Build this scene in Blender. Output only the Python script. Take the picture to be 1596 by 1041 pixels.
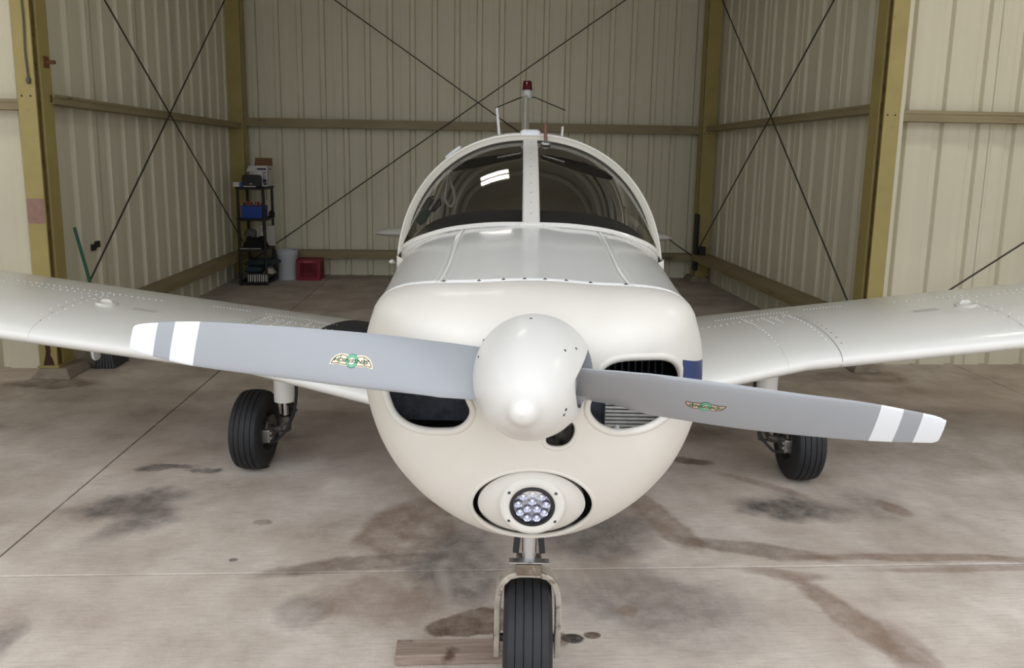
import bpy, bmesh, math, random
import numpy as np
from mathutils import Vector, Matrix
random.seed(7)
for o in list(bpy.data.objects): bpy.data.objects.remove(o)
SC = bpy.context.scene; COL = SC.collection
PI = math.pi
# ------------------------------------------------------------------ camera (image 1596 x 1041)
F = 1193.; PPX = 798.; PPY = 442.; CAMH = 1.67
def nrm(v):
    v = np.array(v, float); return v/np.linalg.norm(v)
_vy = nrm([(735-PPX)/F, (246-PPY)/F, 1])
_dn = np.array([(678-PPX)/F, (7710-PPY)/F, 1]); _dn = nrm(_dn-_vy*_dn.dot(_vy))
_vx = np.cross(_dn, _vy)
if _vx[0] < 0: _vx = -_vx
MC = np.stack([_vx, _vy, -_dn])            # world = MC @ (right, down, forward)
cam = bpy.data.objects.new('camera', bpy.data.cameras.new('camera')); COL.objects.link(cam)
cam.matrix_world = Matrix([[MC[i][0], -MC[i][1], -MC[i][2], (0, 0, CAMH)[i]] for i in range(3)]+[[0, 0, 0, 1]])
cam.data.sensor_width = 36; cam.data.lens = F/1596*36; cam.data.shift_y = (PPY-520.5)/1596
cam.data.clip_start = .05; cam.data.clip_end = 300
SC.camera = cam
# ------------------------------------------------------------------ sky, exposure
w = bpy.data.worlds.new('World'); SC.world = w; w.use_nodes = True
# overcast sky: zenith three times the horizon (CIE), slightly blue; same all the way round
_n, _l = w.node_tree.nodes, w.node_tree.links; bg = _n['Background']
_tc = _n.new('ShaderNodeTexCoord'); _sx = _n.new('ShaderNodeSeparateXYZ'); _mr = _n.new('ShaderNodeMapRange'); _vm = _n.new('ShaderNodeVectorMath'); _vm.operation = 'SCALE'
_l.new(_tc.outputs['Generated'], _sx.inputs[0]); _l.new(_sx.outputs[2], _mr.inputs[0])
_mr.inputs[1].default_value = 0; _mr.inputs[2].default_value = 1; _mr.inputs[3].default_value = .46; _mr.inputs[4].default_value = 1.38
_vm.inputs[0].default_value = (.93, .97, 1.03); _l.new(_mr.outputs[0], _vm.inputs['Scale']); _l.new(_vm.outputs[0], bg.inputs[0]); bg.inputs[1].default_value = 1.0
SC.view_settings.view_transform = 'Standard'; SC.view_settings.look = 'None'
SC.view_settings.exposure = 1.36; SC.view_settings.gamma = 1
SC.view_settings.use_curve_mapping = False

# ------------------------------------------------------------------ pixel helpers
CC = np.array([0, 0, CAMH])
def ray(x, y): return nrm(MC@np.array([(x-PPX)/F, (y-PPY)/F, 1]))
def onz(x, y, z=0.): d = ray(x, y); return CC+d*(z-CAMH)/d[2]
def ony(x, y, Y): d = ray(x, y); return CC+d*Y/d[1]
def onx(x, y, X): d = ray(x, y); return CC+d*X/d[0]
AY = math.radians(3.6)
TA = np.array([math.sin(AY), math.cos(AY), 0]); RA = np.array([math.cos(AY), -math.sin(AY), 0])
AO = RA*.045+TA*1.70                       # ground point under the propeller hub
def onS(x, y, s):                          # pixel on the airplane's cross plane s -> (r, z)
    d = ray(x, y); t = ((AO+TA*s-CC)@TA)/(d@TA); p = CC+d*t
    return float((p-AO)@RA), float(p[2])
def onSL(x, y, s):
    r, z = onS(x, y, s); return (r, s, z)

# ------------------------------------------------------------------ mesh helpers
def link(o, parent=None):
    COL.objects.link(o)
    if parent: o.parent = parent
    return o
def meshobj(name, verts, faces, mat=None, parent=None, smooth=False, sharp=None, mats=None, fm=None):
    me = bpy.data.meshes.new(name)
    me.from_pydata([tuple(map(float, v)) for v in verts], [], faces); me.update()
    bm = bmesh.new(); bm.from_mesh(me); bmesh.ops.recalc_face_normals(bm, faces=bm.faces); bm.to_mesh(me); bm.free()
    for m in (mats or [mat]):
        if m: me.materials.append(m)
    if fm is not None: me.polygons.foreach_set('material_index', fm)
    if smooth:
        me.polygons.foreach_set('use_smooth', [True]*len(me.polygons))
        if sharp: me.set_sharp_from_angle(angle=math.radians(sharp))
    return link(bpy.data.objects.new(name, me), parent)
class MB:
    def __init__(s): s.v = []; s.f = []; s.m = []
    def add(s, v, f, m=0):
        n = len(s.v); s.v += [tuple(p) for p in v]; s.f += [tuple(i+n for i in q) for q in f]; s.m += [m]*len(f)
    def box(s, a, b, m=0):
        x0, y0, z0 = [min(p, q) for p, q in zip(a, b)]; x1, y1, z1 = [max(p, q) for p, q in zip(a, b)]
        s.add([(x0, y0, z0), (x1, y0, z0), (x1, y1, z0), (x0, y1, z0), (x0, y0, z1), (x1, y0, z1), (x1, y1, z1), (x0, y1, z1)],
              [(0, 3, 2, 1), (4, 5, 6, 7), (0, 1, 5, 4), (1, 2, 6, 5), (2, 3, 7, 6), (3, 0, 4, 7)], m)
    def loft(s, secs, closed=True, caps=True, m=0):
        n = len(secs[0]); v = [p for q in secs for p in q]; f = []
        for i in range(len(secs)-1):
            for j in range(n if closed else n-1):
                k = (j+1) % n; f.append((i*n+j, i*n+k, (i+1)*n+k, (i+1)*n+j))
        if caps and closed:
            f.append(tuple(range(n))[::-1]); f.append(tuple(range((len(secs)-1)*n, len(secs)*n)))
        s.add(v, f, m)
    def tube(s, path, rad, n=8, caps=True, m=0, up=None):
        path = [Vector(p) for p in path]; rads = rad if isinstance(rad, (list, tuple)) else [rad]*len(path)
        secs = []; pu = None
        for i, p in enumerate(path):
            d = (path[min(i+1, len(path)-1)]-path[max(i-1, 0)]).normalized()
            if pu is None:
                u = d.orthogonal().normalized()
            else:
                u = (pu-d*pu.dot(d)); u = u.normalized() if u.length > 1e-6 else d.orthogonal().normalized()
            pu = u; vv = d.cross(u)
            secs.append([p+(u*math.cos(2*PI*k/n)+vv*math.sin(2*PI*k/n))*rads[i] for k in range(n)])
        s.loft(secs, True, caps, m)
    def bar(s, path, wx, wy, ref=(0, 1, 0), m=0):          # rectangular section sweep
        path = [Vector(p) for p in path]; secs = []; ref = Vector(ref)
        for i, p in enumerate(path):
            d = (path[min(i+1, len(path)-1)]-path[max(i-1, 0)]).normalized()
            a = (ref-d*ref.dot(d)).normalized(); b = d.cross(a)
            secs.append([p+a*wy/2*sa+b*wx/2*sb for sa, sb in ((1, 1), (1, -1), (-1, -1), (-1, 1))])
        s.loft(secs, True, True, m)
    def lathe(s, prof, origin=(0, 0, 0), axis='z', n=32, m=0, caps=False):    # prof: (radius, height)
        secs = []
        for r, h in prof:
            ring = []
            for k in range(n):
                c, t = r*math.cos(2*PI*k/n), r*math.sin(2*PI*k/n)
                p = {'z': (c, t, h), 'y': (c, h, t), 'x': (h, c, t)}[axis]
                ring.append(tuple(p[i]+origin[i] for i in range(3)))
            secs.append(ring)
        s.loft(secs, True, caps, m)
    def prism(s, outline, d, m=0):                          # outline 3d pts, d thickness vector
        n = len(outline); d = Vector(d)
        s.add([Vector(p) for p in outline]+[Vector(p)+d for p in outline],
              [tuple(range(n))[::-1], tuple(range(n, 2*n))]+[(i, (i+1) % n, n+(i+1) % n, n+i) for i in range(n)], m)
    def dome(s, p, nvec, r, h, m=0, n=6):
        nv = Vector(nvec).normalized(); u = nv.orthogonal().normalized(); vv = nv.cross(u); p = Vector(p)
        ring = [p+(u*math.cos(2*PI*k/n)+vv*math.sin(2*PI*k/n))*r-nv*.001 for k in range(n)]
        s.add(ring+[p+nv*h], [(k, (k+1) % n, n) for k in range(n)], m)
    def grid(s, rows, m=0, skip=None):
        n = len(rows[0]); v = [p for q in rows for p in q]; f = []
        for i in range(len(rows)-1):
            for j in range(n-1):
                if skip and skip(i, j): continue
                f.append((i*n+j, i*n+j+1, (i+1)*n+j+1, (i+1)*n+j))
        s.add(v, f, m)
    def build(s, name, mat=None, parent=None, smooth=False, sharp=40, mats=None):
        return meshobj(name, s.v, s.f, mat, parent, smooth, sharp, mats, s.m if mats else None)
def bevel(o, w=.005, seg=2):
    md = o.modifiers.new('bevel', 'BEVEL'); md.width = w; md.segments = seg; md.limit_method = 'ANGLE'; md.angle_limit = math.radians(35)
    return o
def empty(name, loc=(0, 0, 0), rz=0, parent=None):
    o = bpy.data.objects.new(name, None); o.empty_display_size = .1
    link(o, parent); o.location = loc; o.rotation_euler = (0, 0, rz); return o
def tag(o, label, cat, group=None):
    o['label'] = label; o['category'] = cat
    if group: o['group'] = group
    return o
def struct(o): o['kind'] = 'structure'; return o
def solidify(o, t, off=-1):
    md = o.modifiers.new('solid', 'SOLIDIFY'); md.thickness = t; md.offset = off; return o
def applymods(o):
    dg = bpy.context.evaluated_depsgraph_get(); dg.update()
    me = bpy.data.meshes.new_from_object(o.evaluated_get(dg)); o.modifiers.clear(); o.data = me; return o
def lerp(a, b, t): return a+(b-a)*t
def sm(t): t = max(0., min(1., t)); return t*t*(3-2*t)
def crom(xs, ys, x):                                         # smooth interpolation
    x = min(max(x, xs[0]), xs[-1])
    for i in range(len(xs)-1):
        if x <= xs[i+1]: break
    h = xs[i+1]-xs[i]; t = (x-xs[i])/h
    m0 = (ys[i+1]-ys[i-1])/(xs[i+1]-xs[i-1])*h if i > 0 else ys[i+1]-ys[i]
    m1 = (ys[i+2]-ys[i])/(xs[i+2]-xs[i])*h if i+2 < len(xs) else ys[i+1]-ys[i]
    return (2*t**3-3*t*t+1)*ys[i]+(t**3-2*t*t+t)*m0+(-2*t**3+3*t*t)*ys[i+1]+(t**3-t*t)*m1

# ------------------------------------------------------------------ materials
def rgb(h):                                                  # sRGB 0-255 -> linear
    return tuple((c/255/12.92 if c/255 <= .04045 else ((c/255+.055)/1.055)**2.4) for c in h)
class NT:
    def __init__(s, name):
        s.m = bpy.data.materials.new(name); s.m.use_nodes = True; s.t = s.m.node_tree
        s.b = s.t.nodes['Principled BSDF']; s.out = s.t.nodes['Material Output']
    def n(s, typ, ins=None, **kw):
        x = s.t.nodes.new(typ)
        for k, v in kw.items(): setattr(x, k, v)
        for k, v in (ins or {}).items():
            if isinstance(v, bpy.types.NodeSocket): s.t.links.new(v, x.inputs[k])
            else: x.inputs[k].default_value = v
        return x
    def set(s, k, v):
        if isinstance(v, bpy.types.NodeSocket): s.t.links.new(v, s.b.inputs[k])
        else: s.b.inputs[k].default_value = v
    def math(s, op, a, b=0., c=None, clamp=False):
        d = {0: a, 1: b}
        if c is not None: d[2] = c
        return s.n('ShaderNodeMath', d, operation=op, use_clamp=clamp).outputs[0]
    def mix(s, fac, a, b):
        x = s.n('ShaderNodeMix', {0: fac}, data_type='RGBA')
        for k, v in ((6, a), (7, b)):
            if isinstance(v, bpy.types.NodeSocket): s.t.links.new(v, x.inputs[k])
            else: x.inputs[k].default_value = tuple(v[:3])+(1,)
        return x.outputs[2]
    def coord(s): return s.n('ShaderNodeTexCoord').outputs['Object']
    def noise(s, vec, scale, detail=4, rough=.55, dist=0.):
        return s.n('ShaderNodeTexNoise', {'Vector': vec, 'Scale': scale, 'Detail': detail, 'Roughness': rough, 'Distortion': dist}).outputs[0]
    def scale(s, vec, sc): return s.n('ShaderNodeMapping', {0: vec, 3: sc}).outputs[0]
    def ramp(s, v, a, b): return s.n('ShaderNodeMapRange', {0: v, 1: a, 2: b, 3: 0., 4: 1.}).outputs[0]
    def bump(s, h, strength=.3, dist=.01):
        s.set('Normal', s.n('ShaderNodeBump', {'Height': h, 'Strength': strength, 'Distance': dist}).outputs[0])
def pbr(name, col, rough=.5, metal=0., coat=0., var=.12, vs=6., bump=0., bs=60., dirt=None, stretch=None, spec=.5):
    t = NT(name); v = t.coord()
    if stretch: v = t.scale(v, stretch)
    c = tuple(col)
    dark = tuple(x*(1-var) for x in c)
    f = t.ramp(t.noise(v, vs, 5), .35, .65)
    cc = t.mix(f, dark, c)
    if dirt:
        f2 = t.ramp(t.noise(v, dirt[1], 6, .65), dirt[2], dirt[2]+.14)
        cc = t.mix(f2, cc, dirt[0])
    t.set('Base Color', cc); t.set('Roughness', rough); t.set('Metallic', metal)
    t.set('Coat Weight', coat); t.set('Coat Roughness', .08); t.set('Specular IOR Level', spec)
    if bump: t.bump(t.noise(v, bs, 4), bump, .004)
    return t.m
M = {}
M['white'] = pbr('aircraft_white_paint', (.64, .62, .57), .32, coat=.35, var=.05, vs=3, dirt=((.62, .57, .49), 9, .70))
M['wing'] = pbr('wing_white_paint', (.74, .73, .69), .34, coat=.3, var=.05, vs=2, dirt=((.60, .57, .52), 5, .68))
M['cowl'] = pbr('glossy_cowl_paint', (.68, .675, .65), .2, coat=.5, var=.04, vs=3)
M['cream'] = pbr('cream_trim_paint', (.50, .47, .40), .4, var=.08)
M['prop'] = pbr('propeller_grey_paint', (.27, .28, .295), .42, var=.04, vs=3)
M['prop_white'] = pbr('propeller_tip_white', (.62, .635, .65), .4, var=.02)
M['spin'] = pbr('spinner_white', (.60, .585, .55), .42, coat=.12, var=.03)
M['rubber'] = pbr('tyre_rubber', (.012, .013, .0155), .66, var=.3, vs=25, bump=.15, bs=150)
M['black'] = pbr('black_plastic', (.007, .007, .008), .55, var=.2)
M['dark'] = pbr('charcoal_baffle', (.060, .066, .085), .75, var=.5, vs=40, dirt=((.26, .24, .20), 70, .66), bump=.6, bs=90)
M['chrome'] = pbr('chrome', (.62, .63, .65), .18, 1., var=.1)
M['alu'] = pbr('dull_aluminium', (.45, .44, .42), .4, .9, var=.3, vs=30, dirt=((.10, .08, .06), 40, .58))
M['steel_dirty'] = pbr('dirty_painted_steel', (.50, .45, .38), .5, .35, var=.25, vs=20, dirt=((.10, .06, .035), 28, .55))
M['gearsteel'] = pbr('oily_gear_steel', (.20, .185, .165), .42, .6, var=.4, vs=35, dirt=((.03, .025, .02), 40, .5))
M['rusty_steel'] = pbr('rust_stained_steel', (.20, .15, .11), .6, .3, var=.3, vs=30, dirt=((.36, .32, .27), 45, .55))
M['screw'] = pbr('screw_steel', (.06, .06, .06), .4, .6)
M['olive'] = pbr('olive_frame_paint', rgb((166, 150, 90)), .5, var=.12, vs=5, dirt=(rgb((112, 92, 48)), 14, .66))
M['web'] = pbr('rust_streaked_olive', rgb((120, 98, 52)), .6, var=.3, vs=8, dirt=(rgb((78, 54, 34)), 16, .5))
M['girt'] = pbr('girt_paint', rgb((148, 134, 100)), .55, var=.15, vs=6, dirt=(rgb((92, 80, 62)), 8, .6), stretch=(.3, .3, 1))
M['rod'] = pbr('brace_rod_steel', (.05, .045, .04), .6, .3)
M['seam'] = pbr('dark_seam_line', (.16, .16, .16), .7)  # dark grey of the thin wing skin seam strip
M['walk'] = pbr('black_grit_walkway', (.018, .02, .026), .8, var=.4, vs=30, bump=.5, bs=200)
M['red_lens'] = pbr('red_beacon_lens', (.10, .003, .012), .15, coat=.5, var=0)
M['glare'] = pbr('black_glareshield', (.022, .022, .024), .6, var=.2)
M['liner'] = pbr('beige_cabin_liner', (.72, .68, .60), .8, var=.1)
M['conc_pier'] = pbr('pier_concrete', rgb((150, 138, 124)), .9, var=.25, vs=12, bump=.4, bs=60)
M['wood'] = None

def panel_mat(name, col):
    t = NT(name); v = t.coord()
    st = t.noise(t.scale(v, (9, 9, .35)), 1.5, 6, .6)
    c = t.mix(t.ramp(st, .35, .7), tuple(x*.94 for x in col), col)
    blot = t.ramp(t.noise(v, 1.3, 5, .6), .55, .8)
    c = t.mix(t.math('MULTIPLY', blot, .35), c, tuple(x*y for x, y in zip(col, (.80, .78, .74))))
    t.set('Base Color', c); t.set('Roughness', .5); t.set('Specular IOR Level', .4)
    return t.m
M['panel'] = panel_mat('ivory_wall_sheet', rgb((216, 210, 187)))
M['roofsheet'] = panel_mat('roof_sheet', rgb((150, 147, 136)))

def glass_mat():
    t = NT('windshield_glass')
    tr = t.n('ShaderNodeBsdfTransparent', {0: (.97, .965, .95, 1)}); gl = t.n('ShaderNodeBsdfGlossy', {0: (1, 1, 1, 1), 1: .02})
    fr = t.n('ShaderNodeFresnel', {0: 1.45})
    mx = t.n('ShaderNodeMixShader', {0: fr.outputs[0], 1: tr.outputs[0], 2: gl.outputs[0]})
    t.t.links.new(mx.outputs[0], t.out.inputs[0]); return t.m
M['glass'] = glass_mat()

def bowl_mat():                                              # white with the painted blue cheek stripe
    t = NT('nose_bowl_paint'); v = t.coord(); sp = t.n('ShaderNodeSeparateXYZ', {0: v})
    x, y, z = sp.outputs
    ax = t.math('ABSOLUTE', x)
    up = t.math('MULTIPLY_ADD', ax, -.38, 1.180+.363*.38); lo = t.math('MULTIPLY_ADD', ax, -.51, 1.135+.363*.51)
    k = t.math('MULTIPLY', t.math('GREATER_THAN', z, lo), t.math('LESS_THAN', z, up))
    k = t.math('MULTIPLY', k, t.math('GREATER_THAN', ax, .374))
    f = t.ramp(t.noise(v, 4, 5), .35, .65)
    c = t.mix(f, (.575, .545, .485), (.62, .59, .535))
    c = t.mix(t.math('MULTIPLY', t.ramp(t.noise(v, 22, 6, .7), .62, .78), .35), c, (.44, .38, .30))
    c = t.mix(k, c, (.004, .026, .115))
    t.set('Base Color', c); t.set('Roughness', .42); t.set('Coat Weight', .12); t.set('Coat Roughness', .15); return t.m
M['bowl'] = bowl_mat()

def concrete_mat():
    t = NT('brushed_concrete'); g = t.n('ShaderNodeNewGeometry').outputs['Position']
    base = t.mix(t.ramp(t.noise(g, 2.2, 8, .65), .3, .72), rgb((164, 150, 138)), rgb((220, 211, 201)))
    base = t.mix(t.math('MULTIPLY', t.ramp(t.noise(g, .9, 4, .6), .45, .7), .5), base, rgb((172, 153, 137)))
    fine = t.noise(t.scale(g, (4, 42, 1)), 2.2, 6, .7)
    base = t.mix(t.math('MULTIPLY', t.ramp(fine, .48, .75), .45), base, rgb((134, 123, 114)))
    speck = t.ramp(t.noise(g, 75, 3, .7), .58, .75)
    base = t.mix(t.math('MULTIPLY', speck, .35), base, rgb((226, 218, 208)))
    wob = t.n('ShaderNodeTexNoise', {'Vector': g, 'Scale': 3.2, 'Detail': 6., 'Roughness': .62})
    wv = t.n('ShaderNodeVectorMath', {0: wob.outputs['Color'], 1: (.5, .5, .5)}, operation='SUBTRACT').outputs[0]
    # stains: (x, y, half length, half width, turn deg, wobble, softness, colour, strength)
    brown, grey, wet, oil = rgb((120, 97, 80)), rgb((104, 97, 92)), rgb((92, 73, 60)), rgb((62, 58, 56))
    patch = t.n('ShaderNodeMapRange', {0: t.noise(g, 9, 7, .7), 1: .32, 2: .62, 3: .55, 4: 1.25}).outputs[0]
    S = [(-1.64, 3.55, .34, .15, 22, .34, .5, oil, .62), (-1.50, 3.42, .16, .20, 10, .3, .6, grey, .7), (-1.56, 3.30, .22, .10, 70, .3, .8, grey, .35),
         (-.26, 3.30, .26, .34, -20, .26, .28, brown, .62), (-.45, 2.97, .50, .07, 10, .12, .35, wet, .55),
         (-.35, 2.72, .36, .22, 30, .3, .45, brown, .5), (-.02, 2.95, .25, .45, 5, .3, .5, grey, .7),
         (.02, 2.55, .20, .08, 12, .14, .12, wet, .75), (-.62, 2.62, .14, .12, 0, .2, .4, grey, .4),
         (.55, 3.25, .36, .34, 0, .3, .45, grey, .75), (.90, 3.35, .10, .36, 18, .22, .3, brown, .55),
         (1.25, 3.06, .42, .075, -17, .14, .3, wet, .5), (2.0, 2.97, .75, .04, -2, .08, .4, brown, .6),
         (2.2, 2.88, .7, .03, 1, .06, .4, brown, .45), (.70, 2.65, .55, .30, -20, .4, .6, grey, .55),
         (1.42, 2.55, .085, .36, 20, .16, .35, brown, .6), (1.30, 2.85, .22, .05, -12, .12, .4, brown, .5),
         (1.52, 2.30, .10, .25, -6, .15, .4, brown, .45),
         (1.58, 3.46, .34, .19, -14, .36, .5, oil, .72), (1.95, 3.50, .30, .2, 0, .4, .8, grey, .5), (2.08, 3.44, .07, .10, 30, .12, .4, brown, .6),
         (1.22, 4.05, .16, .06, -20, .2, .3, wet, .7), (1.55, 3.72, .3, .05, -40, .15, .5, brown, .45),
         (.365, 2.452, .045, .03, 0, .06, .2, oil, .95), (.44, 2.468, .034, .022, 0, .02, .2, wet, .75), (.31, 2.45, .05, .05, 0, .05, .2, wet, .6),
         (-1.114, 3.992, .045, .025, 20, .02, .2, oil, .8), (-1.62, 3.98, .16, .05, 10, .25, .3, grey, .8), (-1.42, 3.94, .12, .045, 0, .22, .3, oil, .7),
         (-1.20, 4.45, .30, .2, 0, .4, .7, grey, .55), (1.50, 4.55, .35, .25, 0, .4, .7, grey, .5), (-3.2, 4.6, .5, .12, -5, .4, .5, grey, .4),
         (.60, 2.62, .05, .04, 0, .1, .3, brown, .5), (-.95, 3.35, .05, .03, 0, .05, .3, wet, .5), (-.98, 3.02, .022, .016, 0, .01, .3, oil, .9),
         (-.10, 2.83, .035, .20, 3, .10, .8, rgb((196, 188, 178)), .35), (-1.62, 2.45, .09, .2, 0, .2, .5, grey, .6),
         (3.12, 5.75, .5, .2, 0, .3, .4, brown, .5), (-3.05, 5.55, .42, .14, 0, .25, .3, wet, .6)]
    c = base; rsum = None
    for (x, y, a, b, ang, wobb, soft, col, k) in S:
        ad = t.n('ShaderNodeVectorMath', {0: wv, 1: (wobb, wobb, 0), 2: g}, operation='MULTIPLY_ADD').outputs[0]
        mp = t.n('ShaderNodeMapping', {0: ad, 1: (x, y, 0), 2: (0, 0, math.radians(ang)), 3: (a, b, 1e3)}, vector_type='TEXTURE').outputs[0]
        ln = t.n('ShaderNodeVectorMath', {0: mp}, operation='LENGTH').outputs['Value']
        f = t.n('ShaderNodeMapRange', {0: ln, 1: 1., 2: 1.-soft, 3: 0., 4: k}).outputs[0]
        c = t.mix(t.math('MULTIPLY', f, patch, None, True), c, col)
    t.set('Base Color', c); t.set('Roughness', .78); t.set('Specular IOR Level', .35)
    h = t.math('MULTIPLY_ADD', fine, .6, t.noise(g, 55, 4, .6))
    t.bump(h, .25, .004); return t.m
M['concrete'] = concrete_mat()
M['apron'] = pbr('apron_concrete', rgb((196, 190, 180)), .85, var=.12, vs=.6)
M['joint'] = pbr('joint_filler', rgb((84, 72, 62)), .9, var=.4, vs=20, dirt=(rgb((176, 164, 148)), 9, .54))

# ================================================================== HANGAR
YB, XL, XR, YW, YWL, ZT = 10.86, -3.20, 3.36, 6.12, 5.96, 4.25
# floor: slabs parted by the sawn joints
fl = struct(empty('floor'))
xs = [-6.4, -1.95, 4.11, 6.6]; ys = [-7, -1.2, 2.912, 11.2]
for i in range(3):
    for j in range(3):
        b = MB(); b.box((xs[i]+.004, ys[j]+.004, -.12), (xs[i+1]-.004, ys[j+1]-.004, 0))
        bevel(b.build('slab', M['concrete'], fl), .003, 1)
b = MB(); b.box((-6.4, -7, -.14), (6.6, 11.2, -.006)); b.build('joint_filler', M['joint'], fl)
b = MB(); b.box((-60, -90, -.3), (60, -7.02, -.01)); struct(b.build('ground', M['apron']))
# ribbed sheets, one mesh shared by all
SW, RIB = .914, .036
def sheet_mesh(width, height, name='sheet'):
    pts = [(-.012, -.004), (.004, -.004), (.008, 0)]
    n = max(1, round(width/.3048))
    for k in range(n):
        c = .152+k*.3048
        last = (k == n-1)
        pts += [(c-.048, 0), (c-.043, -.004), (c-.030, -RIB), (c+.026, -RIB), (c+.040, -.004), (c+.045, 0)]
    pts += [(width-.002, 0), (width+.004, .006), (width+.028, .006)]
    b = MB(); b.grid([[(x, y, 0) for x, y in pts], [(x, y, height) for x, y in pts]])
    me = meshobj(name, b.v, b.f, M['panel']); m = me.data; bpy.data.objects.remove(me); return m
SM = sheet_mesh(SW, ZT)
def sheets(wall, p0, ang, count, mesh=None):                 # wall running from p0 in direction ang, inside on its left
    for k in range(count):
        o = bpy.data.objects.new('sheet', mesh or SM); link(o, wall)
        o.location = (p0[0]+math.cos(ang)*SW*k, p0[1]+math.sin(ang)*SW*k, p0[2] if len(p0) > 2 else 0); o.rotation_euler = (0, 0, ang)
def girt(wall, a, b, z, depth, h=.15, inward=(0, -1)):
    # C shaped girt: web against sheets, flanges facing in
    a = Vector((a[0], a[1], 0)); c = Vector((b[0], b[1], 0)); iw = Vector((inward[0], inward[1], 0))
    m = MB(); t = .006
    def slab(o0, o1, z0, z1):
        q = [a+iw*o0, c+iw*o0, c+iw*o1, a+iw*o1]
        m.add([(p.x, p.y, z0) for p in q]+[(p.x, p.y, z1) for p in q], [(0, 3, 2, 1), (4, 5, 6, 7), (0, 1, 5, 4), (1, 2, 6, 5), (2, 3, 7, 6), (3, 0, 4, 7)])
    slab(0, depth, z+h-t, z+h); slab(0, depth, z, z+t)
    slab(depth-t*1.2, depth-.001, z+t, z+h-t)
    slab(depth, depth+t, z+h*.68, z+h); slab(depth, depth+t, z, z+h*.28)
    return m.build('girt', M['girt'], wall)
def rod(wall, p, q, r=.0075):
    b = MB(); b.tube([p, q], r, 8); return b.build('brace_rod', M['rod'], wall, True)
wb = struct(empty('wall_back', (0, YB, 0)))
wl = struct(empty('wall_left', (XL, 8.5, 0))); wr = struct(empty('wall_right', (XR, 8.5, 0)))
wfl = struct(empty('wall_wing_left', (-4.5, YWL, 0))); wfr = struct(empty('wall_wing_right', (4.5, YW, 0)))
def reparent(wall):
    for c in wall.children: c.location = Vector(c.location)-wall.location
sheets(wb, (3.6, YB), PI, 8)                                 # runs -x, inside (its left) faces -y
sheets(wl, (XL, 5.96+6*SW), -PI/2, 6); sheets(wr, (XR, 6.11), PI/2, 6)
sheets(wfl, (-3.15, YWL), PI, 4); sheets(wfr, (3.31+SW*4, YW), PI, 4)
girt(wb, (-3.2, YB-.03), (3.35, YB-.03), 2.04, .17, .115); girt(wb, (-3.2, YB-.03), (3.35, YB-.03), .265, .17, .10)
girt(wl, (XL, 5.88), (XL, 10.6), 2.01, .16, .068, (1, 0)); girt(wl, (XL, 5.88), (XL, 10.6), .29, .19, .085, (1, 0))
girt(wr, (XR, 6.02), (XR, 10.6), 2.08, .16, .068, (-1, 0)); girt(wr, (XR, 6.02), (XR, 10.6), .30, .24, .085, (-1, 0))
girt(wfl, (-7, YWL), (-3.19, YWL), 1.96, .15, .075); girt(wfr, (3.31, YW-.0), (7, YW-.0), 2.01, .15, .085)
def ext(p, q, t): p, q = Vector(p), Vector(q); return tuple(p+(q-p)*t)
YR = YB-.25
A1, A2 = ony(520, 0, YR), ony(775, 190, YR); B1, B2 = ony(975, 0, YR), ony(437, 375, YR)
rod(wb, ext(A1, A2, -.15), ony(1080, 400, YR)); rod(wb, ext(B2, B1, 1.12), ext(B1, B2, 1.09))
xl = XL+.205
A1, A2, B1, B2 = [onx(*p, xl) for p in ((163, 0), (368, 358), (350, 0), (140, 438))]
rod(wl, ext(A1, A2, -.2), ext(A1, A2, 1.12)); rod(wl, ext(B2, B1, 1.15), ext(B1, B2, 1.12))
xr = XR-.25
A1, A2, B1, B2 = [onx(*p, xr) for p in ((1126, 0), (1322, 472), (1300, 0), (1086, 393))]
rod(wr, ext(A1, A2, -.05), ext(A1, A2, 1.08)); rod(wr, ext(B2, B1, 1.15), B2)
A1, A2 = ony(1480, 452, YW-.16), ony(1596, 378, YW-.16)
rod(wfr, ext(A2, A1, 1.4), ext(A1, A2, 3.2))
for q in (wb, wl, wr, wfl, wfr): reparent(q)
b = MB()
for px_ in ((146, 386), (152, 381)):
    q = onx(*px_, XL+.012)-np.array([XL, 8.5, 0]); b.box((q[0]-.012, q[1]-.03, q[2]-.025), (q[0]+.012, q[1]+.03, q[2]+.03))
bevel(b.build('outlet', M['black'], wl), .005)
# far ends of the wing bay and the roof
for nm, x, an, y in (('wall_bay_left', -6.35, -PI/2, 6.2), ('wall_bay_right', 6.5, PI/2, 1.6)):
    e = struct(empty(nm, (x, 3.4, 0))); sheets(e, (x, y), an, 5); reparent(e)
rf = struct(empty('ceiling', (0, 5, ZT)))
def roofpanel(x0, x1, y0, y1, nm='roof_panel', mat='roofsheet', z=ZT):
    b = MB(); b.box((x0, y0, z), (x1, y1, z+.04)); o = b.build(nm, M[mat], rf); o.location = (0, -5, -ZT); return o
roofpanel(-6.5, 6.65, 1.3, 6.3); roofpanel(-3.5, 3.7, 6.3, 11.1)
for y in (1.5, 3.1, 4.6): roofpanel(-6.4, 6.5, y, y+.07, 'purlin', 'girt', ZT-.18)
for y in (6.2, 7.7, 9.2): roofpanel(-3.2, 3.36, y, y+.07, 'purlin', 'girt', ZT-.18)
b = MB(); b.box((-6.5, 1.24, 4.05), (6.65, 1.3, ZT+.05)); struct(b.build('trim_1', M['panel']))     # door header

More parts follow.
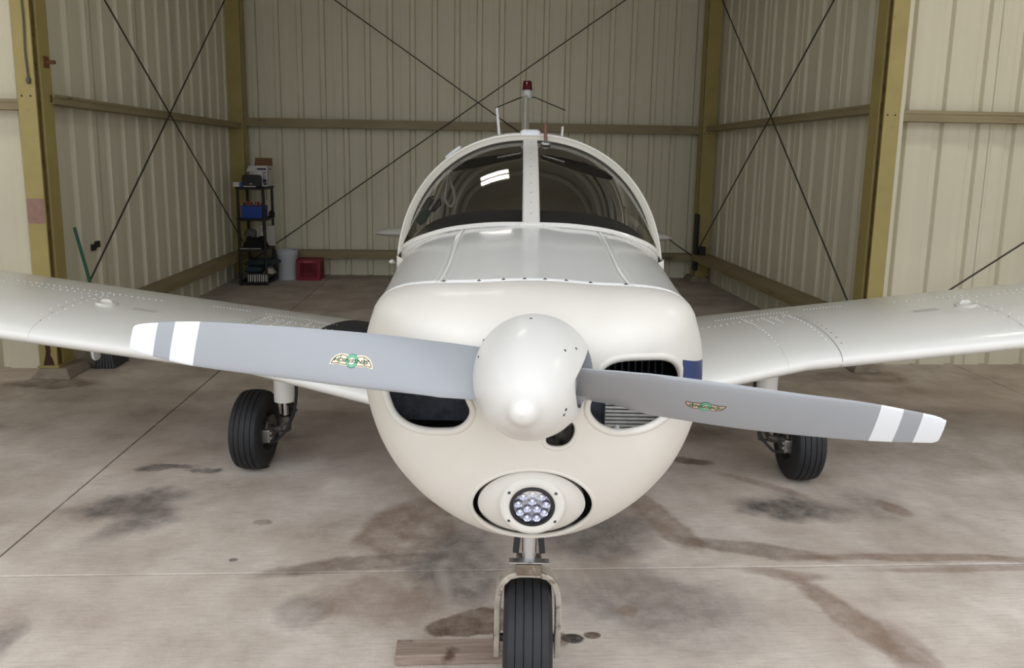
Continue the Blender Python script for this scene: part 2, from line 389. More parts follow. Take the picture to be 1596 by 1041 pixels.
_t = NT('lamp_diffuser'); _t.set('Base Color', (.9, .9, .9, 1)); _t.set('Emission Color', (1, .97, .92, 1)); _t.set('Emission Strength', 5.)
def ceiling_light(x, y, hw, hd, label, rz=0):
    lamp = empty('ceiling_light', (x, y, ZT-.11), rz); tag(lamp, label, 'light', 'ceiling lights of the hangar')
    m = MB(); m.box((-hw-.02, -hd-.01, .03), (hw+.02, hd+.01, .11)); bevel(m.build('housing', M['panel'], lamp), .01)
    for y_ in (-hd/2, hd/2):
        m = MB(); m.box((-hw, y_-hd*.34, 0), (hw, y_+hd*.34, .029)); bevel(m.build('diffuser', _t.m, lamp), .012)
ceiling_light(-.29, 5.62, .31, .28, 'square two-tube ceiling light hung over the tail of the airplane')
ceiling_light(-4.3, 4.0, .62, .28, 'long added two-tube fill light, unseen, over the wing with the black walkway')  # added out of view to brighten the wing bay
ceiling_light(4.4, 4.0, .62, .28, 'long added two-tube fill light, unseen, over the wing without a walkway')  # its added partner, lifts the brightness on the opposite side
def column(name, x0, x1, xm, yf, label, inner):
    # steel column: wide flange strip, narrow inner strip set back, groove between; stands on a concrete pier
    c = empty(name, ((x0+x1)/2, yf+.1, 0)); tag(c, label, 'column', 'steel columns of the hangar frame')
    ox, oy = (x0+x1)/2, yf+.1
    def part(nm, a, bb, mat='olive', bev=.004):
        m = MB(); m.box((a[0]-ox, a[1]-oy, a[2]), (bb[0]-ox, bb[1]-oy, bb[2])); o = m.build(nm, M[mat], c)
        return bevel(o, bev)
    s = 1 if inner > 0 else -1
    part('flange', (x0, yf, .09), (x1, yf+.018, ZT))
    xa = x1 if s > 0 else x0
    part('web', (xa-.030*s, yf+.018, .09), (xa-.018*s, yf+.09, ZT), 'web')
    part('side_channel', (xa-.016*s, yf+.085, .09), (xa, yf+.23, ZT))
    part('base_plate', (x0-.015, yf-.015, .075), (x1+.015, yf+.25, .092))
    m = MB()
    def sq(e, z): return [(x0+.02*s-e-ox, yf-e-oy, z), (x1+.05*s+e-ox, yf-e-oy, z), (x1+.05*s+e-ox, yf+.24+e-oy, z), (x0+.02*s-e-ox, yf+.24+e-oy, z)]
    m.loft([sq(.065, .0), sq(.06, .015), sq(.02, .075)]); bevel(m.build('pier', M['conc_pier'], c), .008)
    for dx in (.03, .09):
        m = MB(); m.dome((x0+dx-ox, yf-oy, 2.05), (0, -1, 0), .009, .006, n=8); m.build('bolt', M['screw'], c)
    return c
cl = column('steel_column', -3.194, -3.068, 0, 5.70, 'olive steel column with a pink primer patch and a hanging cable', 1)
cr = column('steel_column', 3.185, 3.315, 0, 5.90, 'olive steel column beside the wall with the single slanting brace rod', -1)
cbl = column('steel_column', -3.20, -3.02, 0, 10.50, 'olive steel column in the corner behind the black shelf', 1)
cbr = column('steel_column', 3.15, 3.34, 0, 10.50, 'olive steel column in the back corner without the shelf, blackened at its foot', -1)
def cpart(c, m, nm, mat): o = m.build(nm, M[mat], c); o.location = -Vector(c.location); return o
M['rust_dark'] = pbr('dark_rust', rgb((72, 44, 38)), .85, var=.4, vs=40)
M['pink'] = pbr('pink_primer', rgb((158, 124, 112)), .8, var=.2, vs=20)
m = MB(); m.box((-3.19, 5.698, 1.15), (-3.072, 5.70, 1.33)); cpart(cl, m, 'primer_patch', 'pink')
m = MB(); m.prism([(x, 5.6985, z) for x, z in ((-3.17, .095), (-3.09, .095), (-3.10, .14), (-3.115, .17), (-3.11, .21), (-3.12, .27), (-3.135, .30), (-3.15, .27), (-3.145, .20), (-3.155, .15))], (0, .001, 0)); cpart(cl, m, 'rust_patch', 'rust_dark')
M['cable'] = pbr('grey_cable', (.10, .095, .085), .6)
m = MB(); m.tube([(-3.115, 5.69, 4.2), (-3.11, 5.69, 2.9), (-3.105, 5.69, 2.55), (-3.112, 5.69, 2.35), (-3.105, 5.69, 2.18)], .006, 6)
m.lathe([(.001, 2.13), (.014, 2.135), (.016, 2.165), (.007, 2.18)], (-3.105, 5.69, 0), n=10); cpart(cl, m, 'cable', 'cable')
M['rust'] = pbr('rusty_steel', rgb((120, 82, 48)), .8, var=.4, vs=30)
m = MB(); m.tube([(-3.068, 5.86, 2.30), (-3.0, 5.86, 2.30)], .014, 8); m.box((-3.068, 5.83, 2.26), (-3.058, 5.89, 2.34)); cpart(cl, m, 'bolt_stub', 'rust')
m = MB(); m.box((3.125, 10.46, .16), (3.165, 10.58, .95)); m.box((3.17, 10.42, .33), (3.26, 10.56, .50)); cpart(cbr, m, 'brace_bracket', 'black')
for nm, a, bb in (('trim_2', (3.322, 5.95, .05), (3.375, 6.09, ZT)), ('trim_3', (-3.25, 5.82, .05), (-3.205, 5.93, ZT))):
    m = MB(); m.box(a, bb); struct(bevel(m.build(nm, M['panel']), .01))

# ================================================================== AIRPLANE  (local axes: x = r to the right, y = s aft, z up)
AP = empty('airplane', tuple(AO), -AY)
tag(AP, 'white low-wing light airplane with a grey two-blade propeller parked in the hangar', 'airplane')
CZ, S0, NN = 1.12, .05, 2.3
PB = [.4944, .4943, .4936, .4921, .4891, .4846, .4797, .4754, .4724, .4713, .4714, .4717, .4717, .4715, .4716, .4725, .4737, .4748, .475,
      .4736, .4702, .465, .460, .439, .408, .372, .338, .309, .286, .269, .256, .247, .240, .2345, .231, .229, .228]
ANG = [-90+5*i for i in range(37)]
def pb(a):                                                   # nose bowl radius at angle a (deg, -90..270)
    if a > 90: a = 180-a
    return crom(ANG, PB, a)
def sedge(a):
    if a > 90: a = 180-a
    return .45-.12*sm((a-5)/35)
FWP = [(0, .575), (.25, .58), (.40, .62), (.485, .70), (.515, .85), (.522, 1.0), (.52, 1.12), (.512, 1.22), (.485, 1.29), (.43, 1.34), (.36, 1.373), (.265, 1.398), (.13, 1.417), (0, 1.424)]
FWA = [math.degrees(math.atan2(z-CZ, r)) for r, z in FWP]; FWR = [math.hypot(r, z-CZ) for r, z in FWP]
FWA[0] = -90; FWA[-1] = 90
def pf(a):
    if a > 90: a = 180-a
    return crom(FWA, FWR, a)
def bowl_prof(a, q):                                         # station s of the bowl face: blunter and swept at the chin
    a2 = 180-a if a > 90 else a
    n = 2.3+1.5*max(0., min(1., -a2/50)); sb = .10*max(0., min(1., -a2/70)); q = min(1., q)
    return S0+sb*q*q+(1-(1-q**n)**(1/n))*(sedge(a)-S0-sb)
def bowl_pt(a, q, off=0.):
    P = pb(a)+off; c, s_ = math.cos(math.radians(a)), math.sin(math.radians(a))
    return (q*P*c, bowl_prof(a, q)-off*(1-q**6), CZ+q*P*s_)
def bowl_s(r, z):
    a = math.degrees(math.atan2(z-CZ, r)); a = a+360 if a < -90 else a
    return bowl_prof(a, math.hypot(r, z-CZ)/pb(a))
def bowl_hit(x, y):                                          # where a pixel's ray meets the bowl face
    d = ray(x, y)
    for k in range(1200):
        p = CC+d*(1.3+k*.0012)-AO; r, s_, z = float(p@RA), float(p@TA), float(p[2])
        if s_ > bowl_s(r, z): return r, z
    return r, z
def bowl_n(r, z):
    e = .004; return Vector(((bowl_s(r+e, z)-bowl_s(r-e, z))/(2*e), -1, (bowl_s(r, z+e)-bowl_s(r, z-e))/(2*e))).normalized()
# --- nose bowl shell, then cut the air inlets, pulley hole and light recess
NA = 120
qs = [1-(1-k/40)**2.2 for k in range(41)]; qs[0] = .02
qs = [max(.02, q) for q in qs]
b = MB(); rows = []
for q in qs: rows.append([bowl_pt(-90+360*k/NA, q) for k in range(NA)])
inner = [[bowl_pt(-90+360*k/NA, q, -.012) for k in range(NA)] for q in reversed(qs)]
b.loft(rows+inner, True, True)
bowl = b.build('nose_bowl', M['bowl'], AP, True, 40)
def inlet_outline(side):
    if side > 0: P_ = [(927, 600), (935, 580), (950, 567), (972, 561), (1005, 559), (1035, 559), (1052, 567), (1060, 583), (1060, 605), (1052, 628), (1037, 648), (1012, 664), (985, 671), (958, 672), (935, 664), (921, 650), (917, 636), (921, 618)]
    else: P_ = [(735, 640), (727, 620), (716, 590), (700, 572), (680, 563), (650, 561), (622, 566), (606, 582), (602, 606), (608, 630), (618, 648), (636, 662), (660, 669), (690, 671), (712, 669), (728, 658)]
    return [bowl_hit(x, y) for x, y in P_]
def smooth_loop(pts, n=64):
    k = len(pts); out = []
    for i in range(n):
        t = i/n*k; j = int(t); u = t-j
        p0, p1, p2, p3 = [pts[(j+d) % k] for d in (-1, 0, 1, 2)]
        out.append(tuple(.5*(2*p1[c]+(p2[c]-p0[c])*u+(2*p0[c]-5*p1[c]+4*p2[c]-p3[c])*u*u+(3*p1[c]-p0[c]-3*p2[c]+p3[c])*u**3) for c in range(2)))
    return out
loops = {}
loops['L'] = smooth_loop(inlet_outline(-1)); loops['R'] = smooth_loop(inlet_outline(1))
hp = [(849, 684), (851, 692), (860, 697), (875, 697), (888, 691), (896, 678), (897, 665), (890, 656), (870, 650), (852, 665)]
loops['H'] = smooth_loop([bowl_hit(x, y) for x, y in hp], 40)
LCX, LCZ, LAX, LAZ = .001, .801, .154, .119
loops['E'] = [(LCX+LAX*math.cos(2*PI*k/72), LCZ+LAZ*math.sin(2*PI*k/72)) for k in range(72)]
cut = []
for nm, lp in loops.items():
    m = MB(); m.prism([(r, -.1, z) for r, z in lp], (0, .62, 0)); o = m.build('cutter'); o.parent = AP; cut.append(o)
    md = bowl.modifiers.new('b', 'BOOLEAN'); md.operation = 'DIFFERENCE'; md.solver = 'EXACT'; md.object = o
applymods(bowl)
for o in cut: bpy.data.objects.remove(o)
bowl.data.polygons.foreach_set('use_smooth', [True]*len(bowl.data.polygons)); bowl.data.set_sharp_from_angle(angle=math.radians(40))
for nm, lp in loops.items():                                 # rounded lips
    rad = {'L': .010, 'R': .010, 'H': .006, 'E': .006}[nm]
    path = []
    cx = sum(p[0] for p in lp)/len(lp); cz = sum(p[1] for p in lp)/len(lp)
    for r, z in lp+lp[:2]:
        d = math.hypot(r-cx, z-cz); r2, z2 = r+(r-cx)/d*rad*.45, z+(z-cz)/d*rad*.45
        path.append((r2, bowl_s(r2, z2)+rad*.55, z2))
    m = MB(); m.tube(path, rad, 10, False); m.build('inlet_lip', M['bowl'], bowl, True)
# --- what shows behind the openings
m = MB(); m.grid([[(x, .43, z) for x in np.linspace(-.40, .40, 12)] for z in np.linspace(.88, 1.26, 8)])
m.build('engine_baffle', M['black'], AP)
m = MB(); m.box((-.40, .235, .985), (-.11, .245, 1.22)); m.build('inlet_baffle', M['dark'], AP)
# oil cooler behind the lower right inlet
M['fin'] = pbr('bright_fin_aluminium', (.62, .60, .55), .5, .2, var=.2, vs=40)
lo = onS(920, 672, .2); hi = onS(1050, 625, .2)
m = MB(); m.box((lo[0]-.02, .205, lo[1]-.01), (hi[0]+.03, .215, hi[1]+.03)); cool = m.build('oil_cooler', M['dark'], AP)
f0 = onS(942, 668, .19); f1 = onS(1027, 630, .19)
for k in range(8):
    z = f0[1]+(f1[1]-f0[1])*k/7
    m = MB(); m.box((f0[0], .186, z-.0026), (f1[0]-.003*(7-k)*.3, .208, z+.0026)); m.build('cooling_fin', M['fin'], cool)
p = onS(962, 670, .165); m = MB(); m.lathe([(.001, -.012), (.008, -.008), (.009, 0), (.004, .05)], (p[0], .165, p[1]), 'y', 12); m.build('bolt', M['prop_white'], cool, True)
for k in range(9):                                           # cylinder fins in the upper right inlet
    m = MB(); m.box((.20+k*.018, .30, 1.10), (.205+k*.018, .38, 1.185)); m.build('cylinder_fin', M['dark'], AP)
p = onS(874, 674, .15); m = MB(); m.lathe([(.001, .12), (.03, .12), (.045, .125), (.047, .15), (.04, .17)], (p[0], 0, p[1]+.012), 'y', 24); m.build('alternator_pulley', M['gearsteel'], AP, True)
# --- landing light
LS = lambda r, z: bowl_s(r, z)
ln = (bowl_n(LCX, LCZ)*.45+Vector((0, -.55, .04))).normalized()
m = MB(); rows = []
for k in range(15):
    q = k/14; rows.append([])
    for j in range(60):
        a = 2*PI*j/60; r, z = LCX-.002+q*(LAX-.017)*math.cos(a), LCZ+.000+q*(LAZ-.010)*math.sin(a)
        rows[-1].append((r, bowl_s(r, z)+.014-.012*(1-q**4), z))
rim = [(x, y+.03, z) for x, y, z in rows[-1]]
rows[0] = [(x, y, z) for x, y, z in rows[0]]
m.loft(rows[1:]+[rim], True, False); m.add(rows[1], [tuple(range(60))])
lp_ = m.build('landing_light_panel', M['white'], AP, True, 50)
m = MB(); m.grid([[(x, .30, z) for x in (-.2, 0, .2)] for z in (.69, .75, .92)]); m.build('light_recess', M['black'], AP)
u = ln.orthogonal().normalized(); u = Vector((1, 0, 0)); u = (u-ln*u.dot(ln)).normalized(); v = u.cross(ln); v = v if v.z > 0 else -v
LC = Vector((LCX-.001, bowl_s(LCX, LCZ)-.004, LCZ+.014))
def lring(mb, prof, n=48, m=0):
    mb.loft([[LC+(u*math.cos(2*PI*k/n)+v*math.sin(2*PI*k/n))*r*.9+ln*h for k in range(n)] for r, h in prof], True, False, m)
m = MB(); lring(m, [(.094, -.012), (.092, .004), (.086, .010), (.070, .012), (.062, .008), (.060, -.02)]); m.build('light_bezel', M['white'], lp_, True, 50)
m = MB(); lring(m, [(.063, -.01), (.063, .010), (.060, .013), (.054, .013), (.052, .006)]); m.build('light_gasket', M['black'], lp_, True, 50)
M['led'] = pbr('led_reflector', (.42, .44, .52), .22, .8, var=.3, vs=80)
M['lens'] = pbr('led_die', (.75, .78, .9), .1, .9, var=.1)
m = MB(); lring(m, [(.056, .004), (.0005, .005)]); m.build('light_face', M['led'], lp_, True)
for k in range(12):
    if k < 9: a = PI/2+2*PI*k/9; rr = .0355
    else: a = PI/2+2*PI*(k-9)/3; rr = .0140
    c = LC+(u*math.cos(a)+v*math.sin(a))*rr+ln*.006
    m = MB(); m.loft([[c+(u*math.cos(2*PI*j/14)+v*math.sin(2*PI*j/14))*r+ln*h for j in range(14)] for r, h in ((.0100, .002), (.0092, .004), (.006, -.001), (.003, .003), (.0005, .004))], True, False)
    m.build('led_cell', M['lens'], lp_, True, 60)
for a in (35, 145, 215, 325):
    c = LC+(u*math.cos(math.radians(a))+v*math.sin(math.radians(a)))*.0705+ln*.012
    m = MB(); m.dome(c, ln, .0045, .003, n=8); m.build('screw', M['screw'], lp_)

# --- cowl panels behind the bowl
SF = 1.25
def cowl_pt(a, t):
    s = lerp(sedge(a), SF, t); P = lerp(pb(a), pf(a), sm(t)*.6+t*.4)
    return (P*math.cos(math.radians(a)), s, CZ+P*math.sin(math.radians(a)))
def seam_a(t): return 40+7*t
def panel_rows(fa, n, e0=.004):
    rows = []
    for i in range(25):
        t = e0+(1-e0)*i/24; a0, a1 = fa(t)
        rows.append([cowl_pt(lerp(a0, a1, j/n), t) for j in range(n+1)])
    return rows
m = MB(); m.grid(panel_rows(lambda t: (seam_a(t)+.35, 180-seam_a(t)-.35), 40)); top = solidify(m.build('cowl_top_panel', M['cowl'], AP, True), .006)
m = MB(); m.grid(panel_rows(lambda t: (-90, seam_a(t)-.35), 60)); sd1 = solidify(m.build('cowl_side_panel', M['cowl'], AP, True), .006)
m = MB(); m.grid(panel_rows(lambda t: (270, 180-seam_a(t)+.35), 60)); sd2 = solidify(m.build('cowl_side_panel', M['cowl'], AP, True), .006)
for sg in (0, 1):
    pth = []
    for i in range(25):
        t = .01+.98*i/24; a = seam_a(t); a = 180-a if sg else a; pth.append(cowl_pt(a, t))
    m = MB(); m.tube(pth, .0045, 6); m.build('piano_hinge', M['wing'], top, True)
for k in range(8):                                           # dzus studs at the front seam
    a = lerp(42, 138, k/7) if k not in (0, 7) else (41.5 if k == 0 else 138.5)
    p = cowl_pt(a, .022); m = MB(); m.dome(p, (0, -.1, 1), .008, .004, n=8); m.build('stud', M['screw'], top)
rv = MB()
for sg in (0, 1):
    for i in range(46):
        t = .02+.96*i/45
        for da in (2.2,):
            a = seam_a(t)+da; a = 180-a if sg else a; rv.dome(cowl_pt(a, t), (0, 0, 1), .0022, .0009, n=5)
o = rv.build('rivets', M['wing'], top); o['kind'] = 'stuff'
# firewall closes the nose from behind
m = MB(); ring = [cowl_pt(-90+360*k/60, .9) for k in range(60)]; m.add([(x*.985, y, CZ+(z-CZ)*.985) for x, y, z in ring], [tuple(range(60))]); m.build('firewall', M['black'], AP)

# --- fuselage below the window line, and the tail cone
def fus_sec(s, w_, zt, zb, e=2.6, n=48, top=True):
    return None
def body_ring(s, hw, zc, up, dn, e, n=64):
    out = []
    for k in range(n):
        a = 2*PI*k/n-PI/2; c, t = math.cos(a), math.sin(a)
        r = (abs(c)**e+abs(t)**e)**(-1/e)
        out.append((hw*r*c, s, zc+(up if t > 0 else dn)*r*t))
    return out
BELT = [(1.25, .52, 1.29), (1.5, .545, 1.27), (2.0, .56, 1.265), (2.6, .555, 1.26), (3.2, .53, 1.25), (3.8, .47, 1.235)]
rows = []
for s, hw, zt in BELT:                                       # lower hull: belt line left -> under -> belt line right
    zb = .575 if s < 3.3 else .60
    prof = [(-1, 0), (-1.0, .12), (-.995, .3), (-.985, .55), (-.96, .72), (-.90, .86), (-.78, .95), (-.55, .99), (-.28, 1.), (0, 1.)]
    prof = prof+[(-x, y) for x, y in prof[-2::-1]]
    rows.append([(x*hw, s, lerp(zt, zb, y)) for x, y in prof])
m = MB(); m.grid(rows); hull = m.build('fuselage', M['white'], AP, True, 50)
fr0 = []
for q in rows[0]:
    a_ = math.degrees(math.atan2(q[2]-CZ, q[0])); fr0.append(cowl_pt(a_+360 if a_ < -90 else a_, .975))
m = MB(); m.grid([fr0, [(x*1.001, y+.004, z) for x, y, z in rows[0]]]); m.build('firewall_band', M['white'], AP, True, 50)
# upper cabin shell: bow arch at the windshield, roof, rear fairing into the tail cone
NU = 48
def arch(hw, zt, zb, u, e=2.2):                             # u -1..1 over the top
    a = PI/2*(1-u); c, t = math.cos(a), math.sin(a)
    r = (abs(c)**e+abs(t)**e)**(-1/e); return hw*r*c, zb+(zt-zb)*r*t
TH, TZ, TB = .555, 1.792, 1.262                              # cabin half width, roof, belt
def bow(u):                                                  # windshield arch (front edge of the roof skin)
    x, z = arch(TH-.006, TZ-.012, TB, u)
    h = (z-TB)/(TZ-TB); return (x, 1.50+.47*h**1.15, z)
def cabin_sec(s, u):
    tab = [(1.95, TH, TZ, TB), (2.3, .562, 1.80, TB), (2.7, .552, 1.79, 1.258), (3.1, .53, 1.745, 1.25), (3.5, .50, 1.64, 1.242), (3.8, .47, 1.545, 1.235)]
    xs_ = [q[0] for q in tab]; hw, zt, zb = [crom(xs_, [q[i] for q in tab], s) for i in (1, 2, 3)]
    x, z = arch(hw, zt, zb, u); return (x, s, z)
stn = [1.98, 2.10, 2.25, 2.48, 2.56, 2.7, 2.9, 3.1, 3.22, 3.4, 3.6, 3.8]
us = [-1+2*k/NU for k in range(NU+1)]
def cabin_rows(k=1., ds=0.):
    rows = []
    rows.append([(x*k, s+ds, TB+(z-TB)*k) for x, s, z in map(bow, us)])
    for t in (.33, .66):
        rows.append([tuple(lerp(bow(u)[i], cabin_sec(1.98, u)[i], t)*(k if i == 0 else 1) if i < 2 else TB+(lerp(bow(u)[2], cabin_sec(1.98, u)[2], t)-TB)*k for i in range(3)) for u in us])
    for s in stn: rows.append([(x*k, s, TB+(z-TB)*k) for x, s, z in (cabin_sec(s, u) for u in us)])
    return rows
def win_skip(i, j):                                          # side window openings
    u = abs((us[j]+us[j+1])/2)
    if not (.42 < u < .97): return False
    return (2 <= i <= 5) or (7 <= i <= 9)
m = MB(); m.grid(cabin_rows(), skip=win_skip); m.build('cabin_roof', M['white'], AP, True, 50)
m = MB(); m.grid(cabin_rows(.965, .012), skip=win_skip); m.build('cabin_liner', M['liner'], AP, True, 50)
for sg in (-1, 1):                                           # side panes
    for i0, i1 in ((2, 6), (7, 10)):
        rr = cabin_rows(.985)
        js = [j for j in range(NU+1) if .38 < us[j]*sg < .99]
        m = MB(); m.grid([[rr[i][j] for j in js] for i in range(i0, i1+1)]); m.build('side_window', M['glass'], AP, True)
tc = []
for s, hw, zt, zb in ((3.8, .47, 1.545, .60), (4.4, .36, 1.36, .66), (5.2, .24, 1.22, .74), (6.0, .13, 1.12, .80), (6.6, .06, 1.05, .86)):
    zc = lerp(zb, zt, .55); tc.append(body_ring(s, hw, zc, zt-zc, zc-zb, 2.3))
m = MB(); m.loft(tc, True, True); m.build('tail_cone', M['white'], AP, True, 50)
# interior: rear bulkhead with frames, floor, glareshield, visors
m = MB(); m.add([(x*.96, 3.72, z) for x, s, z in (cabin_sec(3.72, u) for u in us)]+[(.42, 3.72, .7), (-.42, 3.72, .7)], [tuple(range(len(us)+2))]); m.build('rear_bulkhead', M['liner'], AP)
M['frame_in'] = pbr('pale_cabin_frame', (.85, .83, .77), .6, var=.05)
for s, k in ((2.58, .94), (3.24, .92), (3.60, .90)):
    m = MB(); m.tube([(x*k, s, TB+(z-TB)*k) for x, s_, z in (cabin_sec(s, u) for u in us)], .017, 8); m.build('cabin_frame', M['frame_in'], AP, True)
m = MB(); m.box((-.5, 1.35, .74), (.5, 3.7, .76)); m.build('cabin_floor', M['liner'], AP)

# --- windshield
def wbase(u):                                                # lower edge of the panes
    tab = [(0, 0, 1.185, 1.424), (.3, .16, 1.20, 1.418), (.55, .31, 1.245, 1.395), (.78, .435, 1.32, 1.352), (.92, .505, 1.41, 1.312), (1, .540, 1.50, 1.272)]
    xs_ = [q[0] for q in tab]; r, s, z = [crom(xs_, [q[i] for q in tab], abs(u)) for i in (1, 2, 3)]
    return (math.copysign(r, u), s, z)
def wtop(u):
    x, s, z = bow(u); k = .945; return (x*k, s-.012, TB+(z-TB)*k)
def pane_pt(u, t):
    a, c = wbase(u), wtop(u); bulge = .035*math.sin(PI*t)*(1-.4*abs(u))
    p = Vector([lerp(a[i], c[i], t) for i in range(3)])
    return p+Vector((.35*u, -.75, .65))*bulge
for lo_, hi_ in ((-1, -.028), (.028, 1)):
    m = MB(); m.grid([[pane_pt(lerp(lo_, hi_, j/28), i/18) for j in range(29)] for i in range(19)]); m.build('windshield_pane', M['glass'], AP, True)
m = MB(); rws = [[], []]
for k in range(61):
    u_ = -1+2*k/60; q = wbase(u_); a_ = math.degrees(math.atan2(q[2]-CZ, q[0])); a_ = a_+360 if a_ < -90 else a_
    c0 = cowl_pt(a_, .985); rws[0].append(c0); rws[1].append((q[0]*1.004, max(q[1]+.004, c0[1]+.002), q[2]-.004 if q[1] > 1.24 else c0[2]))
m.grid(rws); m.build('windshield_deck', M['wing'], AP, True)
# frame band round the panes (cream channel) and riveted skin edge
m = MB(); secs = []
for k in range(61):
    u = -1+2*k/60; o_, i_ = Vector(bow(u)), Vector(wtop(u)); nv = Vector((.2*u, -.8, .55)).normalized()
    secs.append([o_+nv*.004, o_*.66+i_*.34+nv*.012, o_*.33+i_*.67+nv*.013, i_+nv*.008, i_+Vector((0, .05, -.01)), o_+Vector((0, .03, -.012))])
m.loft(secs, True, True); fr_ = m.build('windshield_frame', M['cream'], AP, True, 60)
m = MB(); m.tube([bow(-1+2*k/80) for k in range(81)], .0075, 8); m.build('skin_edge', M['white'], fr_, True)
rv = MB()
for k in range(72):
    u = -.99+1.98*k/71; p = Vector(bow(u)); rv.dome(p+Vector((0, .018, .002)), (.7*u, -.35, 1-.6*abs(u)), .0055, .004)
o = rv.build('rivets', M['prop_white'], fr_); o['kind'] = 'stuff'
# base moulding
m = MB(); m.tube([tuple(Vector(wbase(-1+2*k/60))+Vector((0, -.008, .002))) for k in range(61)], .011, 8); bmld = m.build('windshield_moulding', M['white'], AP, True)
rv = MB()
for k in range(40):
    u = -.97+1.94*k/39; p = Vector(wbase(u)); rv.dome(p+Vector((0, -.03, .0)), (0, -.2, 1), .004, .003)
o = rv.build('rivets', M['white'], bmld); o['kind'] = 'stuff'
# centre post
m = MB(); secs = []
for k in range(15):
    t = -.02+1.05*k/14; p = pane_pt(0, t); nv = Vector((0, -.72, .69)); hw = .033
    secs.append([p+Vector((-hw, 0, 0))+nv*.006, p+Vector((-hw+.006, 0, 0))+nv*.012, p+Vector((hw-.006, 0, 0))+nv*.012, p+Vector((hw, 0, 0))+nv*.006, p+Vector((hw*.8, 0, 0))-nv*.012, p+Vector((-hw*.8, 0, 0))-nv*.012])
m.loft(secs, True, True); post = m.build('centre_post', M['white'], AP, True, 40)
m = MB()
for k in range(10): m.dome(pane_pt(0, .08+.86*k/9)+Vector((0, -.72, .69))*.012, (0, -.72, .69), .0045, .0025, n=8)
o = m.build('screws', M['alu'], post); o['kind'] = 'stuff'
m = MB(); a, c = Vector(wbase(0)), Vector((0, -.025, .004)); m.box((-.045, a.y-.022, a.z-.012), (.045, a.y+.006, a.z+.008)); bevel(m.build('post_foot', M['white'], post), .004)
p = Vector(bow(0)); m = MB(); m.loft([[(p.x+cx*k, p.y+cy*k*1.4+.03, p.z+h) for cx, cy in ((-.045, -.03), (.045, -.03), (.05, 0), (.045, .05), (-.045, .05), (-.05, 0))] for k, h in ((1, -.01), (1, .016), (.75, .026))]); bevel(m.build('post_cap', M['prop_white'], post, True, 50), .006)
# glareshield
m = MB(); rows = []
for i in range(10):
    t = i/9; rows.append([])
    for j in range(33):
        u = -1+2*j/32; a = Vector(wbase(u)); k = 1-.02-.05*t
        aft = Vector((a.x*.93, 1.66+.02*(1-u*u), min(1.447, 1.30+.147*(1-abs(u)**3.0)**.6)))
        rows[-1].append(Vector((a.x*.985, a.y+.01, a.z-.012)).lerp(aft, t)+Vector((0, 0, .012*math.sin(PI*t))))
rows.append([p+Vector((0, .02, -.03)) for p in rows[-1]]); rows.append([p+Vector((0, 0, -.3)) for p in rows[-1]])
m.grid(rows); m.build('glareshield', M['glare'], AP, True, 50)
def visor(pts, s, th=.02):
    m = MB(); o = [onSL(x, y, s) for x, y in pts]; m.prism(o, (0, th, 0)); return bevel(m.build('sun_visor', M['glare'], AP), .006)
visor([(697, 262), (703, 255), (740, 247), (776, 241), (810, 237), (815, 241), (812, 247), (776, 254), (735, 263), (705, 267)], 2.02)
visor([(842, 243), (852, 241), (880, 246), (915, 255), (945, 267), (957, 276), (953, 281), (935, 277), (900, 267), (865, 255), (845, 248)], 2.02)
for a, c in (((775, 246), (812, 239)), ((846, 243), (880, 253))):
    m = MB(); m.tube([onSL(*a, 2.0), onSL(*c, 2.0)], .006, 8); m.build('visor_arm', M['alu'], AP, True)
pth = [onSL(x, y, 2.35) for x, y in ((700, 268), (697, 290), (694, 310), (698, 320), (704, 322), (709, 314), (708, 300), (703, 285), (701, 270))]
m = MB(); m.tube(pth, .007, 8); m.build('headset_cord', M['frame_in'], AP, True)

# --- wings
SEC = 26
def naca(x):
    yt = 5*.15*(.2969*math.sqrt(x)-.126*x-.3516*x*x+.2843*x**3-.1036*x**4); mm, p = .025, .4
    yc = mm/p**2*(2*p*x-x*x) if x < p else mm/(1-p)**2*((1-2*p)+2*p*x-x*x)
    return yc+yt, yc-yt
def wing_pt(sg, r, x, upper=True, off=0.):
    le = 1.66-.26*max(0., (1.28-r)/.8); ch = 3.26-le
    zl = .863+.126*(r-2.24)+.032*sg
    yu, yl = naca(x); y = yu if upper else yl
    tip = 1.
    if r > 4.25: tip = math.sqrt(max(0., 1-((r-4.25)/.33)**2))
    return Vector((sg*r, le+x*ch*.9994, zl+(y*tip)*1.2-x*1.6*math.sin(math.radians(3.4))+(off if upper else -off)))
def wing_n(sg, r, x):
    a = wing_pt(sg, r, min(1, x+.01))-wing_pt(sg, r, max(0, x-.01)); c = wing_pt(sg, r+.01, x)-wing_pt(sg, r-.01, x)
    n = a.cross(c); return n if n.z > 0 else -n
WINGS = {}
